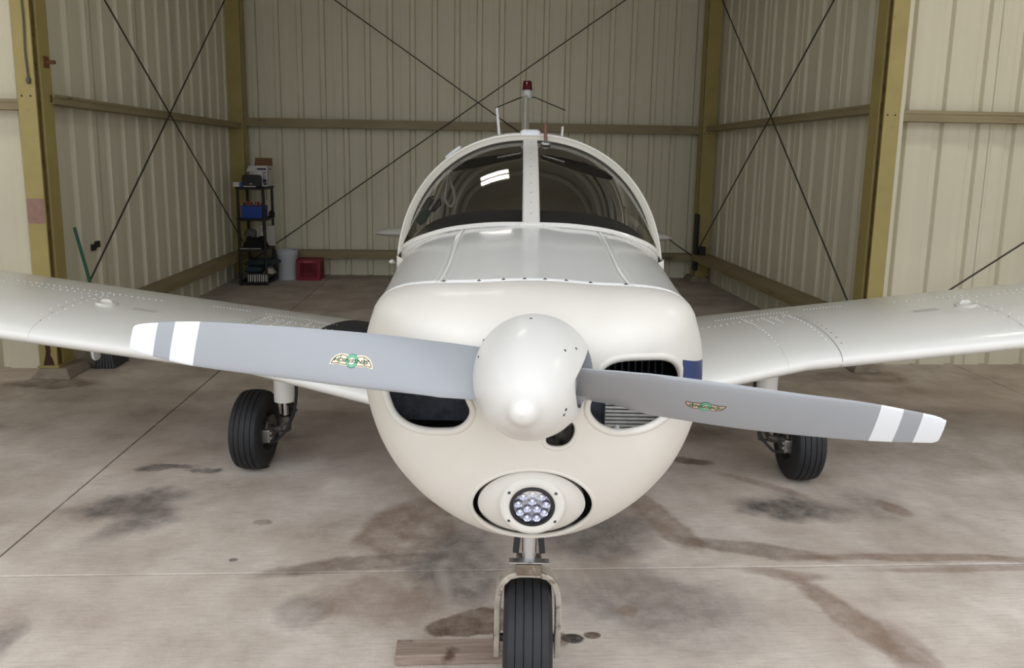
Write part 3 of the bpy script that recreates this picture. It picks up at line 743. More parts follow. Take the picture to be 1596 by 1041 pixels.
for sg in (-1, 1):
    xsn = [.5*(1-math.cos(PI*k/SEC)) for k in range(SEC+1)]
    rs = [.44, .6, .8, 1.0, 1.15, 1.24, 1.28, 1.32, 1.45, 1.8, 2.2, 2.6, 3.0, 3.5, 4.0, 4.25, 4.35, 4.45, 4.52, 4.56, 4.578]
    m = MB(); m.loft([[wing_pt(sg, r, x) for x in reversed(xsn)]+[wing_pt(sg, r, x, False) for x in xsn[1:]] for r in rs], True, True)
    wg = m.build('wing', M['wing'], AP, True, 60); WINGS[sg] = wg
    # seams: skin joints over the nose of the wing
    for r, x1, wd in ((1.42, .42, .0028), (2.26, .45, .0018), (1.17, .16, .0012)):
        m = MB(); up = [wing_pt(sg, r, x, True, .0008) for x in [x1*(k/24)**1.6 for k in range(24, -1, -1)]]+[wing_pt(sg, r, x, False, .0008) for x in (.004, .012, .03, .06, .1)]
        m.grid([up, [q+Vector((wd*sg, 0, wd*.1)) for q in up]]); m.build('skin_seam', M['seam' if r == 1.42 else 'cream'], wg)
    rv = MB()
    def rrow(r0, x0, r1, x1, n, sz=.0056):
        for k in range(n):
            t = k/(n-1); r, x = lerp(r0, r1, t), lerp(x0, x1, t); rv.dome(wing_pt(sg, r, x, True, .0), wing_n(sg, r, x), sz, .0055, n=6)
    rrow(1.17, .10, 1.17, .46, 14); rrow(1.395, .06, 1.395, .46, 15); rrow(2.235, .08, 2.235, .48, 11); rrow(2.29, .10, 2.29, .48, 10)
    rrow(.55, .40, 1.40, .40, 26); rrow(1.05, .52, 1.45, .52, 24); rrow(2.0, .47, 3.4, .47, 44); rrow(2.26, .40, 3.2, .40, 26)
    rrow(1.26, .30, 1.26, .42, 6); rrow(1.31, .30, 1.31, .42, 6); rrow(1.55, .53, 1.75, .53, 12)
    o = rv.build('rivets', M['prop_white'], wg, True); o['kind'] = 'stuff'
    m = MB()
    for k in range(9):
        x = .06+.30*(k/8); m.dome(wing_pt(sg, 1.45, x), wing_n(sg, 1.45, x), .0055, .002, n=8)
    for k in range(7):
        x = .06+.34*(k/6); m.dome(wing_pt(sg, 2.26, x), wing_n(sg, 2.26, x), .005, .002, n=8)
    o = m.build('screws', M['screw'], wg); o['kind'] = 'stuff'
    # fuel cap
    c = wing_pt(sg, 2.13 if sg < 0 else 2.20, .27); nv = wing_n(sg, 2.13, .27).normalized(); uu = Vector((sg, 0, .12)); uu = (uu-nv*uu.dot(nv)).normalized(); vv = nv.cross(uu)
    m = MB(); m.loft([[c+(uu*math.cos(2*PI*k/28)+vv*math.sin(2*PI*k/28))*r+nv*h for k in range(28)] for r, h in ((.052, -.004), (.052, .005), (.047, .010), (.02, .012), (.001, .012))], True, False)
    cap = m.build('fuel_cap', M['white'], wg, True, 40)
    m = MB(); m.prism([c+uu*a_+nv*h for a_, h in ((-.034, .010), (-.026, .024), (-.01, .028), (.012, .027), (.022, .022), (.03, .010))], vv*.008); bevel(m.build('cap_tab', M['white'], cap), .003)
    # faded placard next to the cap
    M.setdefault('placard', pbr('faded_placard', (.56, .50, .46), .6, var=.35, vs=70))
    m = MB()
    rr0 = 1.87 if sg < 0 else 1.93
    for q in range(2):
        m.grid([[wing_pt(sg, rr0+.011*k, .25+.016*q, True, .0006) for k in range(12)], [wing_pt(sg, rr0+.011*k, .258+.016*q, True, .0006) for k in range(12)]])
    m.build('placard', M['placard'], wg)
# black grit walkway on the wing root of the airplane's right wing
m = MB(); rows = []
for k in range(32):
    t = k/31; x = .05+.91*t; ro = 1.08-.14*(1-min(1, t/.10))**2
    rows.append([wing_pt(-1, lerp(.46, ro, j/10), x, True, .0022) for j in range(11)])
m.grid(rows); m.build('wing_walkway', M['walk'], WINGS[-1], True)
c = wing_pt(-1, 2.16, .22, False)
m = MB(); q = Vector((0, 0, 0)); m.loft([[c+Vector((x_*k, y_*k+dy, h)) for x_, y_ in ((-.006, -.03), (.006, -.03), (.012, 0), (.006, .035), (-.006, .035), (-.012, 0))] for k, h, dy in ((1, .03, 0), (1, -.05, 0), (.95, -.085, .005), (.6, -.10, .012))]); m.build('pitot_mast', M['prop_white'], WINGS[-1], True, 60)

# --- propeller
PHZ = 1.178
axd = Vector((math.cos(math.radians(-5.46)), 0, math.sin(math.radians(-5.46)))); upd = Vector((-axd.z, 0, axd.x))
def blade_tab(top_px, bot_px, sg):
    def conv(px):
        out = []
        for x, y in px:
            s = 0.
            for _ in range(3):
                r, z = onS(x, y, s); d = Vector((r, 0, z-PHZ)); rho = d.dot(axd)*sg; e = d.dot(upd)
                beta = math.atan2(1.45, 2*PI*max(.14, rho)); s = (-1 if sg > 0 else 1)*min(1.1, math.tan(beta))*(e-(e_mid(rho)))
            out.append((rho, e))
        out.sort(); return [q[0] for q in out], [q[1] for q in out]
    e_mid = lambda rho: 0.
    a, c = conv(top_px), conv(bot_px)
    e_mid = lambda rho: .5*(crom(a[0], a[1], rho)+crom(c[0], c[1], rho))
    return conv(top_px), conv(bot_px)
LT = [(206, 510), (212, 506), (240, 503), (300, 501), (400, 506), (500, 513), (600, 522), (700, 535), (742, 541)]
LB = [(203, 546), (212, 549), (240, 556), (300, 570), (400, 584), (500, 597), (560, 605), (640, 613), (742, 622)]
RT = [(900, 575), (950, 577), (1000, 581), (1060, 588), (1150, 600), (1250, 614), (1350, 627), (1420, 640), (1462, 649), (1473, 654)]
RB = [(905, 625), (950, 632), (1000, 645), (1060, 655), (1150, 668), (1250, 679), (1350, 687), (1440, 690), (1462, 688), (1470, 676)]
NC = 11
def make_blade(sg, tp, bt):
    (tr, te), (br, be) = blade_tab(tp, bt, sg)
    R = .5*(tr[-1]+br[-1])
    bands = [R-.056, R-.094, R-.150] if sg < 0 else [R-.058, R-.104, R-.158]
    rh = sorted([.05, .09, .115]+[lerp(.14, R-.16, k/18) for k in range(19)]+[q+d for q in bands for d in (-.0002, .0002)]+[R-.13, R-.07, R-.03, R-.014, R-.005, R-.0005])
    def sec(rho):
        rr = max(.125, rho); et = crom(tr, te, min(rr, tr[-1])); eb = crom(br, be, min(rr, br[-1]))
        if rho > R-.02:
            k = math.sqrt(max(.02, 1-((rho-(R-.02))/.0205)**2)); mid = .5*(et+eb); k = .93+.07*k; et, eb = mid+(et-mid)*k, mid+(eb-mid)*k
        return et, eb
    def pt(rho, f, face, off=0.):                            # f 0 at the top edge .. 1 at the bottom edge
        et, eb = sec(rho); e = lerp(et, eb, f); mid = .5*(et+eb)
        beta = math.atan2(1.45, 2*PI*max(.14, rho)); tb = min(1.1, math.tan(beta))
        s = (-1 if sg > 0 else 1)*tb*(e-mid)
        fl = f if sg > 0 else 1-f                            # 0 at the leading edge
        th = (.030-.024*sm((rho-.1)/.8))
        prof = 1.5*math.sqrt(max(0., fl))*(1-fl)**.75*1.15
        s += -th*prof*.8 if face > 0 else th*.18*prof
        return Vector((sg*axd.x*rho, s, PHZ+sg*axd.z*rho))+upd*e+Vector((0, -off, 0))
    fs = [.5*(1-math.cos(PI*k/NC)) for k in range(NC+1)]
    secs = [[pt(r, f, 1) for f in fs]+[pt(r, f, -1) for f in fs[-2:0:-1]] for r in rh]
    n = len(secs[0]); m = MB(); m.loft(secs, True, True)
    fm = []
    for i in range(len(secs)-1):
        rc = .5*(rh[i]+rh[i+1]); wht = rc > bands[0] or bands[2] < rc < bands[1]
        fm += [1 if wht else 0]*n
    fm += [0, 1]; m.m = fm
    o = m.build('propeller_blade', None, AP, True, 60, mats=[M['prop'], M['prop_white']])
    return o, pt, sec
BL, ptL, secL = make_blade(-1, LT, LB); BR, ptR, secR = make_blade(1, RT, RB)
# winged maker's emblem on each blade
M['em_back'] = pbr('emblem_cream', (.80, .70, .50), .5, var=.08); M['em_tan'] = pbr('emblem_tan', (.50, .40, .27), .5, var=.1)
M['em_line'] = pbr('emblem_brown', (.10, .035, .02), .5); M['em_green'] = pbr('emblem_green', (.10, .42, .25), .5); M['em_ink'] = pbr('emblem_dark_green', (.008, .06, .035), .5)
def text_mesh(txt, size):
    cu = bpy.data.curves.new('t', 'FONT'); cu.body = txt; cu.size = size; cu.align_x = 'CENTER'; cu.align_y = 'CENTER'; cu.shear = .25; cu.offset = .006
    o = bpy.data.objects.new('t', cu); COL.objects.link(o); dg = bpy.context.evaluated_depsgraph_get(); dg.update()
    me = bpy.data.meshes.new_from_object(o.evaluated_get(dg)); v = [tuple(p.co) for p in me.vertices]; f = [tuple(p.vertices) for p in me.polygons]
    bpy.data.objects.remove(o); return v, f
def emblem(blade, pt, sec, sg, px, L, Hh, flip, back):
    # 2d emblem: x along the reading direction, y up; half length 1 x half height ~.42
    rc = abs(onS(px[0], px[1], 0)[0])/axd.x
    et, eb = sec(rc); r0, z0 = onS(px[0], px[1], 0); e0 = Vector((r0, 0, z0-PHZ)).dot(upd); f0 = (e0-et)/(eb-et)
    hgt = abs(et-eb)
    def mp(x, y, lay):
        if flip: x, y = -x, -y
        rho = rc+x*L/2*sg; f = f0-y*L/2/hgt*Hh; return pt(rho, min(.98, max(.02, f)), 1, .0006+.0004*lay)
    m = MB()
    def poly(p2, mi, lay): m.add([mp(x, y, lay) for x, y in p2], [tuple(range(len(p2)))], mi)
    def stroke(p2, wd, mi, lay):
        for (ax, ay), (bx, by) in zip(p2, p2[1:]):
            d = math.hypot(bx-ax, by-ay); nx, ny = -(by-ay)/d*wd, (bx-ax)/d*wd
            m.add([mp(*q, lay) for q in ((ax+nx, ay+ny), (bx+nx, by+ny), (bx-nx, by-ny), (ax-nx, ay-ny))], [(0, 1, 2, 3)], mi)
    wing_ = [(.22, .26), (.5, .24), (.64, .20), (.98, .26), (.93, .08), (.80, -.14), (.58, -.28), (.40, -.30), (.24, -.22)]
    big = [(.20, .34), (.5, .32), (.66, .27), (1.06, .36), (1.01, .06), (.86, -.20), (.62, -.36), (.38, -.38), (.18, -.32)]
    for s_ in (-1, 1):
        q = [(s_*x, y) for x, y in wing_]
        if back: poly([(s_*x, y) for x, y in big], 0, 0)
        poly(q, 0 if back else 1, 1); stroke(q+q[:1], .022, 2, 2); stroke([(s_*.64, .20), (s_*.56, -.26)], .016, 2, 2)
    ring = lambda r: [(r*math.cos(2*PI*k/28)*.82, r*math.sin(2*PI*k/28)*1.15) for k in range(28)]
    poly(ring(.36), 4, 2); poly(ring(.335), 3, 3); poly(ring(.22), 4, 4); poly(ring(.195), 0 if back else 1, 5)
    v, f = text_mesh('SENSENICH', .30); wmax = max(abs(p[0]) for p in v)
    vv = []
    for x, y, z in v:
        X = x/wmax*.88; vv.append(mp(X, y*1.05-.03-.10*(abs(X)/.88)**2*0, 6))
    m.add(vv, f, 4)
    o = m.build('emblem', None, blade, mats=[M['em_back'], M['em_tan'], M['em_line'], M['em_green'], M['em_ink']])
    o['label'] = 'winged maker emblem with a green ring and lettering'; return o
emblem(BL, ptL, secL, -1, (551, 560), .094, .72, True, True)
emblem(BR, ptR, secR, 1, (1099, 632), .096, .62, False, False)
# --- spinner: dome with blade cut-outs
m = MB()
prof = [(.0005, -.300), (.012, -.298), (.022, -.292), (.030, -.281), (.036, -.268), (.050, -.252), (.070, -.228), (.092, -.192), (.112, -.148), (.128, -.100), (.139, -.055), (.146, -.015), (.1495, .02), (.150, .035)]
prof = [(r*.935, s_) for r, s_ in prof]
inn = [(max(.0004, r-.005), s+.006) for r, s in reversed(prof[:-1])]
m.lathe(prof+[(.135, .035)]+inn, (0, 0, PHZ), 'y', 72)
spn = m.build('spinner', M['spin'], AP, True, 40)
cuts = []
for pts in ([(-.30, 1.085), (-.116, 1.085), (-.134, 1.13), (-.137, 1.18), (-.136, 1.255), (-.30, 1.275)],
            [(.30, 1.075), (.120, 1.075), (.104, 1.14), (.098, 1.195), (.098, 1.212), (.128, 1.246), (.30, 1.28)]):
    q = MB(); q.prism([(r, -.26, z) for r, z in pts], (0, .40, 0)); o = q.build('cutter'); o.parent = AP; cuts.append(o)
    md = spn.modifiers.new('b', 'BOOLEAN'); md.operation = 'DIFFERENCE'; md.solver = 'EXACT'; md.object = o
applymods(spn)
for o in cuts: bpy.data.objects.remove(o)
def thrust(p): return Vector((p[0]-.007+.085*p[1], p[1], p[2]-.03*p[1]))    # engine thrust line is canted a little
for v_ in spn.data.vertices: v_.co = thrust(v_.co)
spn.data.polygons.foreach_set('use_smooth', [True]*len(spn.data.polygons)); spn.data.set_sharp_from_angle(angle=math.radians(40))
m = MB(); m.lathe([(.001, -.06), (.085, -.06), (.09, -.05), (.09, .03), (.133, .032), (.133, .042), (.001, .042)], (0, 0, PHZ), 'y', 40); m.build('spinner_backplate', M['prop'], AP, True, 40)
def spin_pt(px, py):
    d = ray(px, py); best = None                             # walk the pixel ray to the dome
    for k in range(800):
        t = 1.2+k*.001; p = CC+d*t-AO; r, s, z = p@RA, p@TA, p[2]
        R_ = np.interp(s, [q[1] for q in prof], [q[0] for q in prof]) if -.3 < s < .035 else 0
        if R_ > 0 and math.hypot(r, z-PHZ) < R_: best = Vector((r, s, z)); break
    return best
for px in ((833, 497), (757, 530), (754, 558), (893, 549), (907, 545), (752, 641), (760, 650), (900, 643), (897, 651)):
    p = spin_pt(*px)
    if p is None: continue
    nv = Vector((p.x, -.05, p.z-PHZ)).normalized(); m = MB(); m.dome(thrust(p), nv, .0052, .003, n=8); m.build('screw', M['screw'], spn)

# --- wheels
def tyre(name, parent, c, Rr, wd, rim, rz=0):
    # revolve about the local x axis; tread with circumferential grooves
    hw = wd/2; pr = []
    pr += [(rim, -hw*.62), (rim+.012, -hw*.74), (rim+.03, -hw*.93), (lerp(rim, Rr, .55), -hw), (lerp(rim, Rr, .78), -hw*.965), (Rr-.016, -hw*.86)]
    edges = [-.80, -.52, -.18, .18, .52, .80]
    def crown(x): return Rr-.016*abs(x)**2.2
    for i in range(len(edges)-1):
        a_, c_ = edges[i]+.025, edges[i+1]-.025
        if i == 0: a_ = edges[0]
        if i == len(edges)-2: c_ = edges[-1]
        pr += [(crown(a_), hw*a_), (crown((a_+c_)/2), hw*(a_+c_)/2), (crown(c_), hw*c_)]
        if i < len(edges)-2: pr += [(crown(c_)-.007, hw*(c_+.004)), (crown(c_)-.007, hw*(edges[i+1]+.021))]
    tail = [(r, -x) for r, x in pr[:6]][::-1]
    pr += tail
    b = MB(); b.lathe(pr, (0, 0, 0), 'x', 72)
    b.v = [(x, y, max(z, -c[2]+.0005) if z < 0 else z) for x, y, z in [tuple(p) for p in b.v]]
    o = b.build('tire', M['rubber'], parent, True, 28); o.location = c; o.rotation_euler = (0, 0, rz); return o
def gear_main(sg):
    g = empty('main_gear', (0, 0, 0), 0, AP); rs_ = 1.285*sg; s = 2.24; rw = (1.452 if sg < 0 else 1.478)*sg
    tyre('tire', g, (rw, s, .207), .213, .160, .082)
    m = MB(); i_ = -sg
    m.lathe([(.001, .0), (.03, 0), (.078, .012), (.086, .02), (.086, -.02), (.06, -.05), (.001, -.06)], (rw+i_*.03, s, .207), 'x', 28); m.build('wheel_hub', M['gearsteel'], g, True, 40)
    m = MB(); m.lathe([(.03, -.006), (.078, -.006), (.078, .006), (.03, .006)], (rw+i_*.085, s, .207), 'x', 32); m.build('brake_disc', M['gearsteel'], g, True, 40)
    x = rw+i_*.088
    m = MB(); m.box((x-.022, s-.10, .165), (x+.022, s-.055, .235)); m.box((x-.03, s-.092, .18), (x+.03, s-.06, .195)); m.box((x-.03, s-.092, .207), (x+.03, s-.06, .222)); bevel(m.build('brake_caliper', M['alu'], g), .005)
    m = MB(); m.tube([(rs_, s, .71), (rs_, s, .37)], .056, 28); m.build('strut_housing', M['wing'], g, True, 40)
    m = MB(); m.tube([(rs_, s, .40), (rs_, s, .24)], .0195, 20); m.build('piston', M['chrome'], g, True, 40)
    m = MB(); m.lathe([(.028, .285), (.033, .288), (.033, .275), (.030, .22), (.026, .20), (.001, .195)], (rs_, s, 0), 'z', 20)
    m.tube([(rs_, s, .225), (rs_+sg*.05, s, .207), (rw+i_*.06, s, .207)], [.026, .020, .017], 14); m.build('axle_fork', M['gearsteel'], g, True, 40)
    m = MB(); m.bar([(rs_, s+.04, .40), (rs_, s+.13, .315)], .05, .014, (1, 0, 0)); m.bar([(rs_, s+.13, .315), (rs_, s+.03, .235)], .05, .014, (1, 0, 0)); m.build('torque_link', M['black'], g)
    m = MB(); pth = [(rs_+i_*.062, s+.01, .60), (rs_+i_*.064, s, .42), (rs_+i_*.06, s-.01, .36), (rs_+i_*.045, s-.01, .29), (rs_+i_*.01, s-.03, .21), (rs_+sg*.04, s-.06, .16), (x, s-.085, .165)]
    m.tube([Vector(p) for p in pth], .008, 8); m.build('brake_hose', M['black'], g, True)
    m = MB(); m.bar([(rs_-sg*.02, s-.015, .36), (rs_+i_*.04, s+.05, .30), (rs_, s+.03, .24)], .02, .012, (0, 1, 0)); m.build('link_arm', M['screw'], g)
    return g
gear_main(-1); gear_main(1)
g = empty('nose_gear', (0, 0, 0), 0, AP); sN = .47; xN = .002
tyre('tire', g, (xN, sN, .203), .211, .146, .082)
for sg in (-1, 1):
    m = MB(); m.lathe([(.001, .02), (.05, .018), (.08, .008), (.085, -.01), (.05, -.02)], (xN+sg*.045, sN, .203), 'x', 24); m.build('wheel_hub', M['alu'], g, True, 40)
m = MB(); pth = []
half = [(.093, sN-.005, .155), (.093, sN-.01, .25), (.092, sN-.02, .33), (.088, sN-.03, .385), (.076, sN-.037, .42), (.056, sN-.04, .442), (.03, sN-.04, .449), (0, sN-.04, .450)]
pth = [(xN+x, y, z) for x, y, z in half]+[(xN-x, y, z) for x, y, z in half[-2::-1]]
m.bar(pth, .018, .052, (0, 1, 0)); bevel(m.build('fork', M['steel_dirty'], g, True, 40), .003)
m = MB(); m.tube([(xN-.105, sN, .203), (xN+.105, sN, .203)], .012, 12); m.build('axle', M['screw'], g, True, 40)
m = MB(); m.box((xN-.038, sN-.075, .452), (xN+.038, sN, .487)); bevel(m.build('fork_block', M['rusty_steel'], g), .004)
m = MB(); m.box((xN-.060, sN-.074, .489), (xN+.060, sN-.045, .494)); bevel(m.build('steering_plate', M['alu'], g), .003)
m = MB(); m.tube([(xN, sN-.04, .49), (xN, sN-.03, .72)], .021, 20); m.build('piston', M['chrome'], g, True, 40)
for sg in (-1, 1):
    m = MB(); m.bar([(xN+sg*.040, sN-.02, .50), (xN+sg*.030, sN-.0, .60), (xN+sg*.03, sN+.02, .72)], .018, .03, (0, 1, 0)); m.build('torque_link', M['black'], g)

# --- tail
m = MB()
def fin_sec(z, s0, s1, th): return [(th*k, lerp(s0, s1, t), z) for t, k in ((0, .12), (.06, .6), (.2, .95), (.4, 1), (.7, .6), (1, .05), (1, -.05), (.7, -.6), (.4, -1), (.2, -.95), (.06, -.6), (0, -.12))]
m.loft([fin_sec(1.0, 5.3, 6.95, .05), fin_sec(1.35, 5.75, 7.0, .05), fin_sec(1.9, 6.05, 7.0, .042), fin_sec(2.28, 6.25, 6.9, .036), fin_sec(2.31, 6.32, 6.85, .02)]); fin = m.build('tail_fin', M['white'], AP, True, 50)
m = MB(); m.lathe([(.05, 2.29), (.052, 2.33), (.046, 2.37), (.044, 2.38)], (.014, 6.45, 0), 'z', 20); m.build('beacon_base', M['prop_white'], fin, True, 50)
m = MB(); m.lathe([(.055, 2.372), (.05, 2.395), (.047, 2.45), (.04, 2.463), (.001, 2.466)], (.014, 6.45, 0), 'z', 20); m.build('beacon_lens', M['red_lens'], fin, True, 40)
for sg in (-1, 1):
    e = onS(772 if sg < 0 else 881, 168.5 if sg < 0 else 172, 6.9); k1 = onS(811 if sg < 0 else 834, 152, 6.5)
    m = MB(); m.tube([(0, 6.4, k1[1]), (k1[0], 6.5, k1[1]), (e[0], 6.9, e[1])], .006, 6); m.build('whisker_antenna', M['rod'], fin, True)
m = MB()
def st_sec(r, k, zc=.87): return [(r, lerp(6.28, 6.28+.72, t)*1+(.72*(1-k)*.0), zc+.047*h*k) for t, h in ((0, 0), (.05, .6), (.2, 1), (.45, .95), (.75, .5), (1, .03), (1, -.03), (.75, -.5), (.45, -.95), (.2, -1), (.05, -.6))]
m.loft([st_sec(r, k) for r, k in ((-1.57, .06), (-1.55, .4), (-1.49, .75), (-1.40, .95), (-1.28, 1), (-.1, 1), (.1, 1), (1.28, 1), (1.40, .95), (1.49, .75), (1.55, .4), (1.57, .06))])
m.build('stabilator', M['alu'] if False else M['wing'], AP, True, 60)
# --- roof fittings
for a, c, r in (((774.5, 168), (778, 209), .0085), ((877, 197), (876, 209), .007)):
    p, q = onSL(*a, 2.75), onSL(*c, 2.75); m = MB(); m.tube([p, q, (q[0], q[1], q[2]-.03)], [r*.8, r, r], 8); m.build('whip_antenna', M['prop_white'], AP, True)
p, q = onS(850, 194, 1.93), onS(850.5, 219, 1.90)
M['copper'] = pbr('brown_probe', (.16, .075, .05), .5, .4)
m = MB(); m.tube([(q[0], 1.90, q[1]-.02), (q[0], 1.90, q[1]), (p[0], 1.93, p[1])], .008, 10); th_ = m.build('temperature_probe', M['copper'], AP, True)
m = MB(); m.lathe([(.001, .012), (.012, .012), (.016, .004), (.024, 0), (.024, -.008)], (q[0], 1.90, q[1]-.012), 'z', 18); m.build('probe_collar', M['alu'], th_, True)
m = MB(); rws = [[Vector(cabin_sec(s_, lerp(-.50, -.40, k/4)))+Vector((-.006, 0, .014)) for k in range(5)] for s_ in (2.15, 2.32)]
m.grid(rws); o = solidify(m.build('roof_vent', M['prop_white'], AP), .014, 0)
for px in ((612, 407),):
    p = onSL(611, 408, 1.30); m = MB(); m.lathe([(.001, -.014), (.009, -.009), (.012, 0), (.009, .009), (.001, .014)], p, 'x', 12); m.build('door_catch', M['alu'], AP, True)

# ================================================================== THINGS
def wood_mat():
    t = NT('weathered_pine'); v = t.coord(); st = t.scale(v, (3, 40, 40))
    n = t.noise(st, 1.4, 6, .6, .6); c = t.mix(t.ramp(n, .3, .7), rgb((122, 103, 90)), rgb((166, 148, 134)))
    c = t.mix(t.ramp(t.noise(v, 9, 4), .6, .72), c, rgb((86, 66, 52))); t.set('Base Color', c); t.set('Roughness', .85); t.bump(n, .4, .003); return t.m
M['wood'] = wood_mat()
m = MB(); m.box((0, 0, 0), (.46, .088, .038)); o = m.build('wood_block', M['wood']); bevel(o, .003, 1); o.location = (-.242, 2.318, 0); o.rotation_euler = (0, 0, math.radians(.5))
tag(o, 'weathered pine board chock lying behind the nose wheel', 'board')

def mat(n, c, r=.6, **k):
    if n not in M: M[n] = pbr(n, rgb(c), r, **k)
    return M[n]
# --- broom against the left column
br = empty('broom', (-2.88, 6.03, 0)); tag(br, 'green-handled push broom leaning by the column with the pink patch', 'broom')
m = MB(); m.tube([(-.12, -.075, 1.10), (.02, .02, .17)], .012, 10); m.build('handle', mat('green_handle', (20, 84, 62), .45), br, True)
m = MB(); m.loft([[(x*k+.03, y*k2+.03, z) for x, y in ((-.06, -.10), (.06, -.10), (.07, .12), (-.06, .12))] for k, k2, z in ((.5, .5, .17), (.9, .9, .14), (1, 1, .11))]); m.build('broom_head', mat('green_head', (24, 110, 62), .5), br)
m = MB()
for k in range(7):
    for j in range(12):
        x, y = -.024+.018*k, -.07+.018*j; m.loft([[(x+a, y+c, .115) for a, c in ((-.008, -.008), (.008, -.008), (.008, .008), (-.008, .008))], [(x*1.35-.01+a, y*1.25+c, .001) for a, c in ((-.008, -.008), (.008, -.008), (.008, .008), (-.008, .008))]])
o = m.build('bristles', mat('grey_bristle', (70, 72, 74), .9), br); o['kind'] = 'stuff'

# --- black shelf unit
SX, SY = -2.97, 9.88; W_, D_ = .36, .46
sh = empty('shelf_unit', (SX, SY, 0)); tag(sh, 'black plastic four-tier shelf unit in the back corner', 'shelf')
TZs = [.055, .475, .865, 1.262]
for z in TZs:
    m = MB(); m.box((0, 0, z-.035), (W_, D_, z)); m.box((-.005, -.005, z-.012), (W_+.005, D_+.005, z-.002)); bevel(m.build('shelf_board', M['black'], sh), .005)
for x, y in ((.02, .02), (W_-.02, .02), (.02, D_-.02), (W_-.02, D_-.02)):
    for k in range(3):
        m = MB(); m.tube([(x, y, TZs[k]), (x, y, TZs[k+1]-.035)], [.019, .017], 10); m.build('post', M['black'], sh, True, 40)
    m = MB(); m.lathe([(.022, 0), (.024, .004), (.018, .022)], (x, y, 0), 'z', 12, caps=True); m.build('foot', M['black'], sh, True, 40)
def tier(k): return TZs[k]
def at(dx, dy, k): return (SX+dx, SY+dy, TZs[k]+.0005)
# top: open white carton
cw = mat('white_carton', (206, 204, 198), .8, var=.06); ck = mat('kraft_inside', (128, 92, 66), .85); ink = mat('black_print', (52, 54, 62), .7)
bx = empty('cardboard_box', at(.13, .17, 3)); tag(bx, 'white printed cardboard carton with its flap open on the top shelf', 'box')
w_, d_, h_, t_ = .235, .26, .262, .004
for a, c in (((0, 0, 0), (w_, d_, t_)), ((0, 0, 0), (t_, d_, h_)), ((w_-t_, 0, 0), (w_, d_, h_)), ((0, 0, 0), (w_, t_, h_)), ((0, d_-t_, 0), (w_, d_, h_))):
    m = MB(); m.box(a, c); m.build('side', cw, bx)
m = MB(); m.prism([(0, d_-.002, h_), (w_, d_-.002, h_), (w_-.01, d_+.03, h_+.10), (.005, d_+.03, h_+.10)], (0, .004, 0)); m.build('flap', ck, bx)
m = MB(); m.prism([(.0, 0, h_-.002), (.09, 0, h_-.002), (.09, -.06, h_-.075), (-.02, -.06, h_-.075)], (0, -.003, .003)); m.build('flap', cw, bx)
m = MB(); m.box((.10, -.001, h_-.052), (.215, .001, h_-.028))
for k in range(9): m.box((.165+.008*(k % 2), -.001, h_-.075-.016*k), (.215-.01*(k % 3), .001, h_-.083-.016*k))
m.box((.17, -.001, .055), (.215, .001, .095)); m.box((.175, -.001, .02), (.22, .001, .048)); m.box((w_-.001, .09, h_-.05), (w_+.001, .16, h_-.032)); m.build('print', ink, bx)['kind'] = 'stuff'
# black zipped tool case
tb = empty('tool_case', at(.075, .03, 3)); tag(tb, 'small black tool case standing on the top shelf before the carton', 'case')
m = MB(); m.loft([[(x*k, y, z) for x, z in ((0.0, .0), (.225, .0), (.225, .125), (.205, .15), (.02, .15), (0, .125))] for k, y in ((1, 0), (1, .1))]); bevel(m.build('body', mat('black_vinyl', (26, 26, 30), .5, bump=.4), tb), .01)
m = MB(); m.box((.10, -.006, .03), (.125, .0, .045)); m.build('clasp', M['alu'], tb)
o = MB(); o.box((0, 0, 0), (.15, .02, .012)); o = o.build('paper_sheet', cw); o.location = at(.10, .002, 3); tag(o, 'folded white paper lying before the black tool case', 'paper')
sb = empty('small_carton', at(-.035, .02, 3)); tag(sb, 'small white and blue carton at the edge of the top shelf', 'box')
m = MB(); m.box((0, 0, 0), (.085, .06, .055)); m.build('body', cw, sb)
m = MB(); m.box((.08, -.002, -.0002), (.118, .062, .0545)); m.build('blue_end', mat('blue_card', (58, 94, 150), .7), sb)
# second tier: blue bin with red bottles
bb_ = mat('blue_bin', (18, 62, 150), .4)
bn = empty('storage_bin', at(.046, .05, 2)); tag(bn, 'blue open storage bin holding red bottles', 'bin')
m = MB(); o1, o2 = .0, .012
def rect(x0, y0, x1, y1, z): return [(x0, y0, z), (x1, y0, z), (x1, y1, z), (x0, y1, z)]
m.loft([rect(.006, .006, .258, .264, .0), rect(0, 0, .264, .27, .15), rect(-.004, -.004, .268, .274, .152), rect(-.004, -.004, .268, .274, .14), rect(.006, .006, .258, .264, .14), rect(.010, .010, .254, .260, .006)], True, True); m.build('body', bb_, bn)
rng = random.Random(3)
red = mat('red_bottle', (158, 30, 34), .35); dk = mat('dark_bottle', (48, 22, 20), .4)
spots = [(.035, .035), (.08, .05), (.125, .035), (.165, .075), (.205, .035), (.235, .08), (.225, .13), (.05, .10), (.11, .11), (.18, .15)]
for i, (x, y) in enumerate(spots):
    c = 'red oil bottle with a red cap standing in the blue bin' if i % 4 else 'dark red bottle with a black cap in the blue bin'
    bt = empty('bottle', (SX+.046+x, SY+.05+y, TZs[2]+.0075)); tag(bt, c, 'bottle', 'bottles in the blue bin' if i % 4 else 'black-capped bottles in the blue bin')
    h = .16+.03*rng.random()
    m = MB(); m.lathe([(.001, 0), (.018, 0), (.018, h*.72), (.009, h*.86), (.009, h)], (0, 0, 0), 'z', 14); m.build('body', red if i % 4 else dk, bt, True, 50)
    m = MB(); m.lathe([(.011, h-.002), (.011, h+.02), (.001, h+.021)], (0, 0, 0), 'z', 12); m.build('cap', red if i % 4 else M['black'], bt, True, 50)
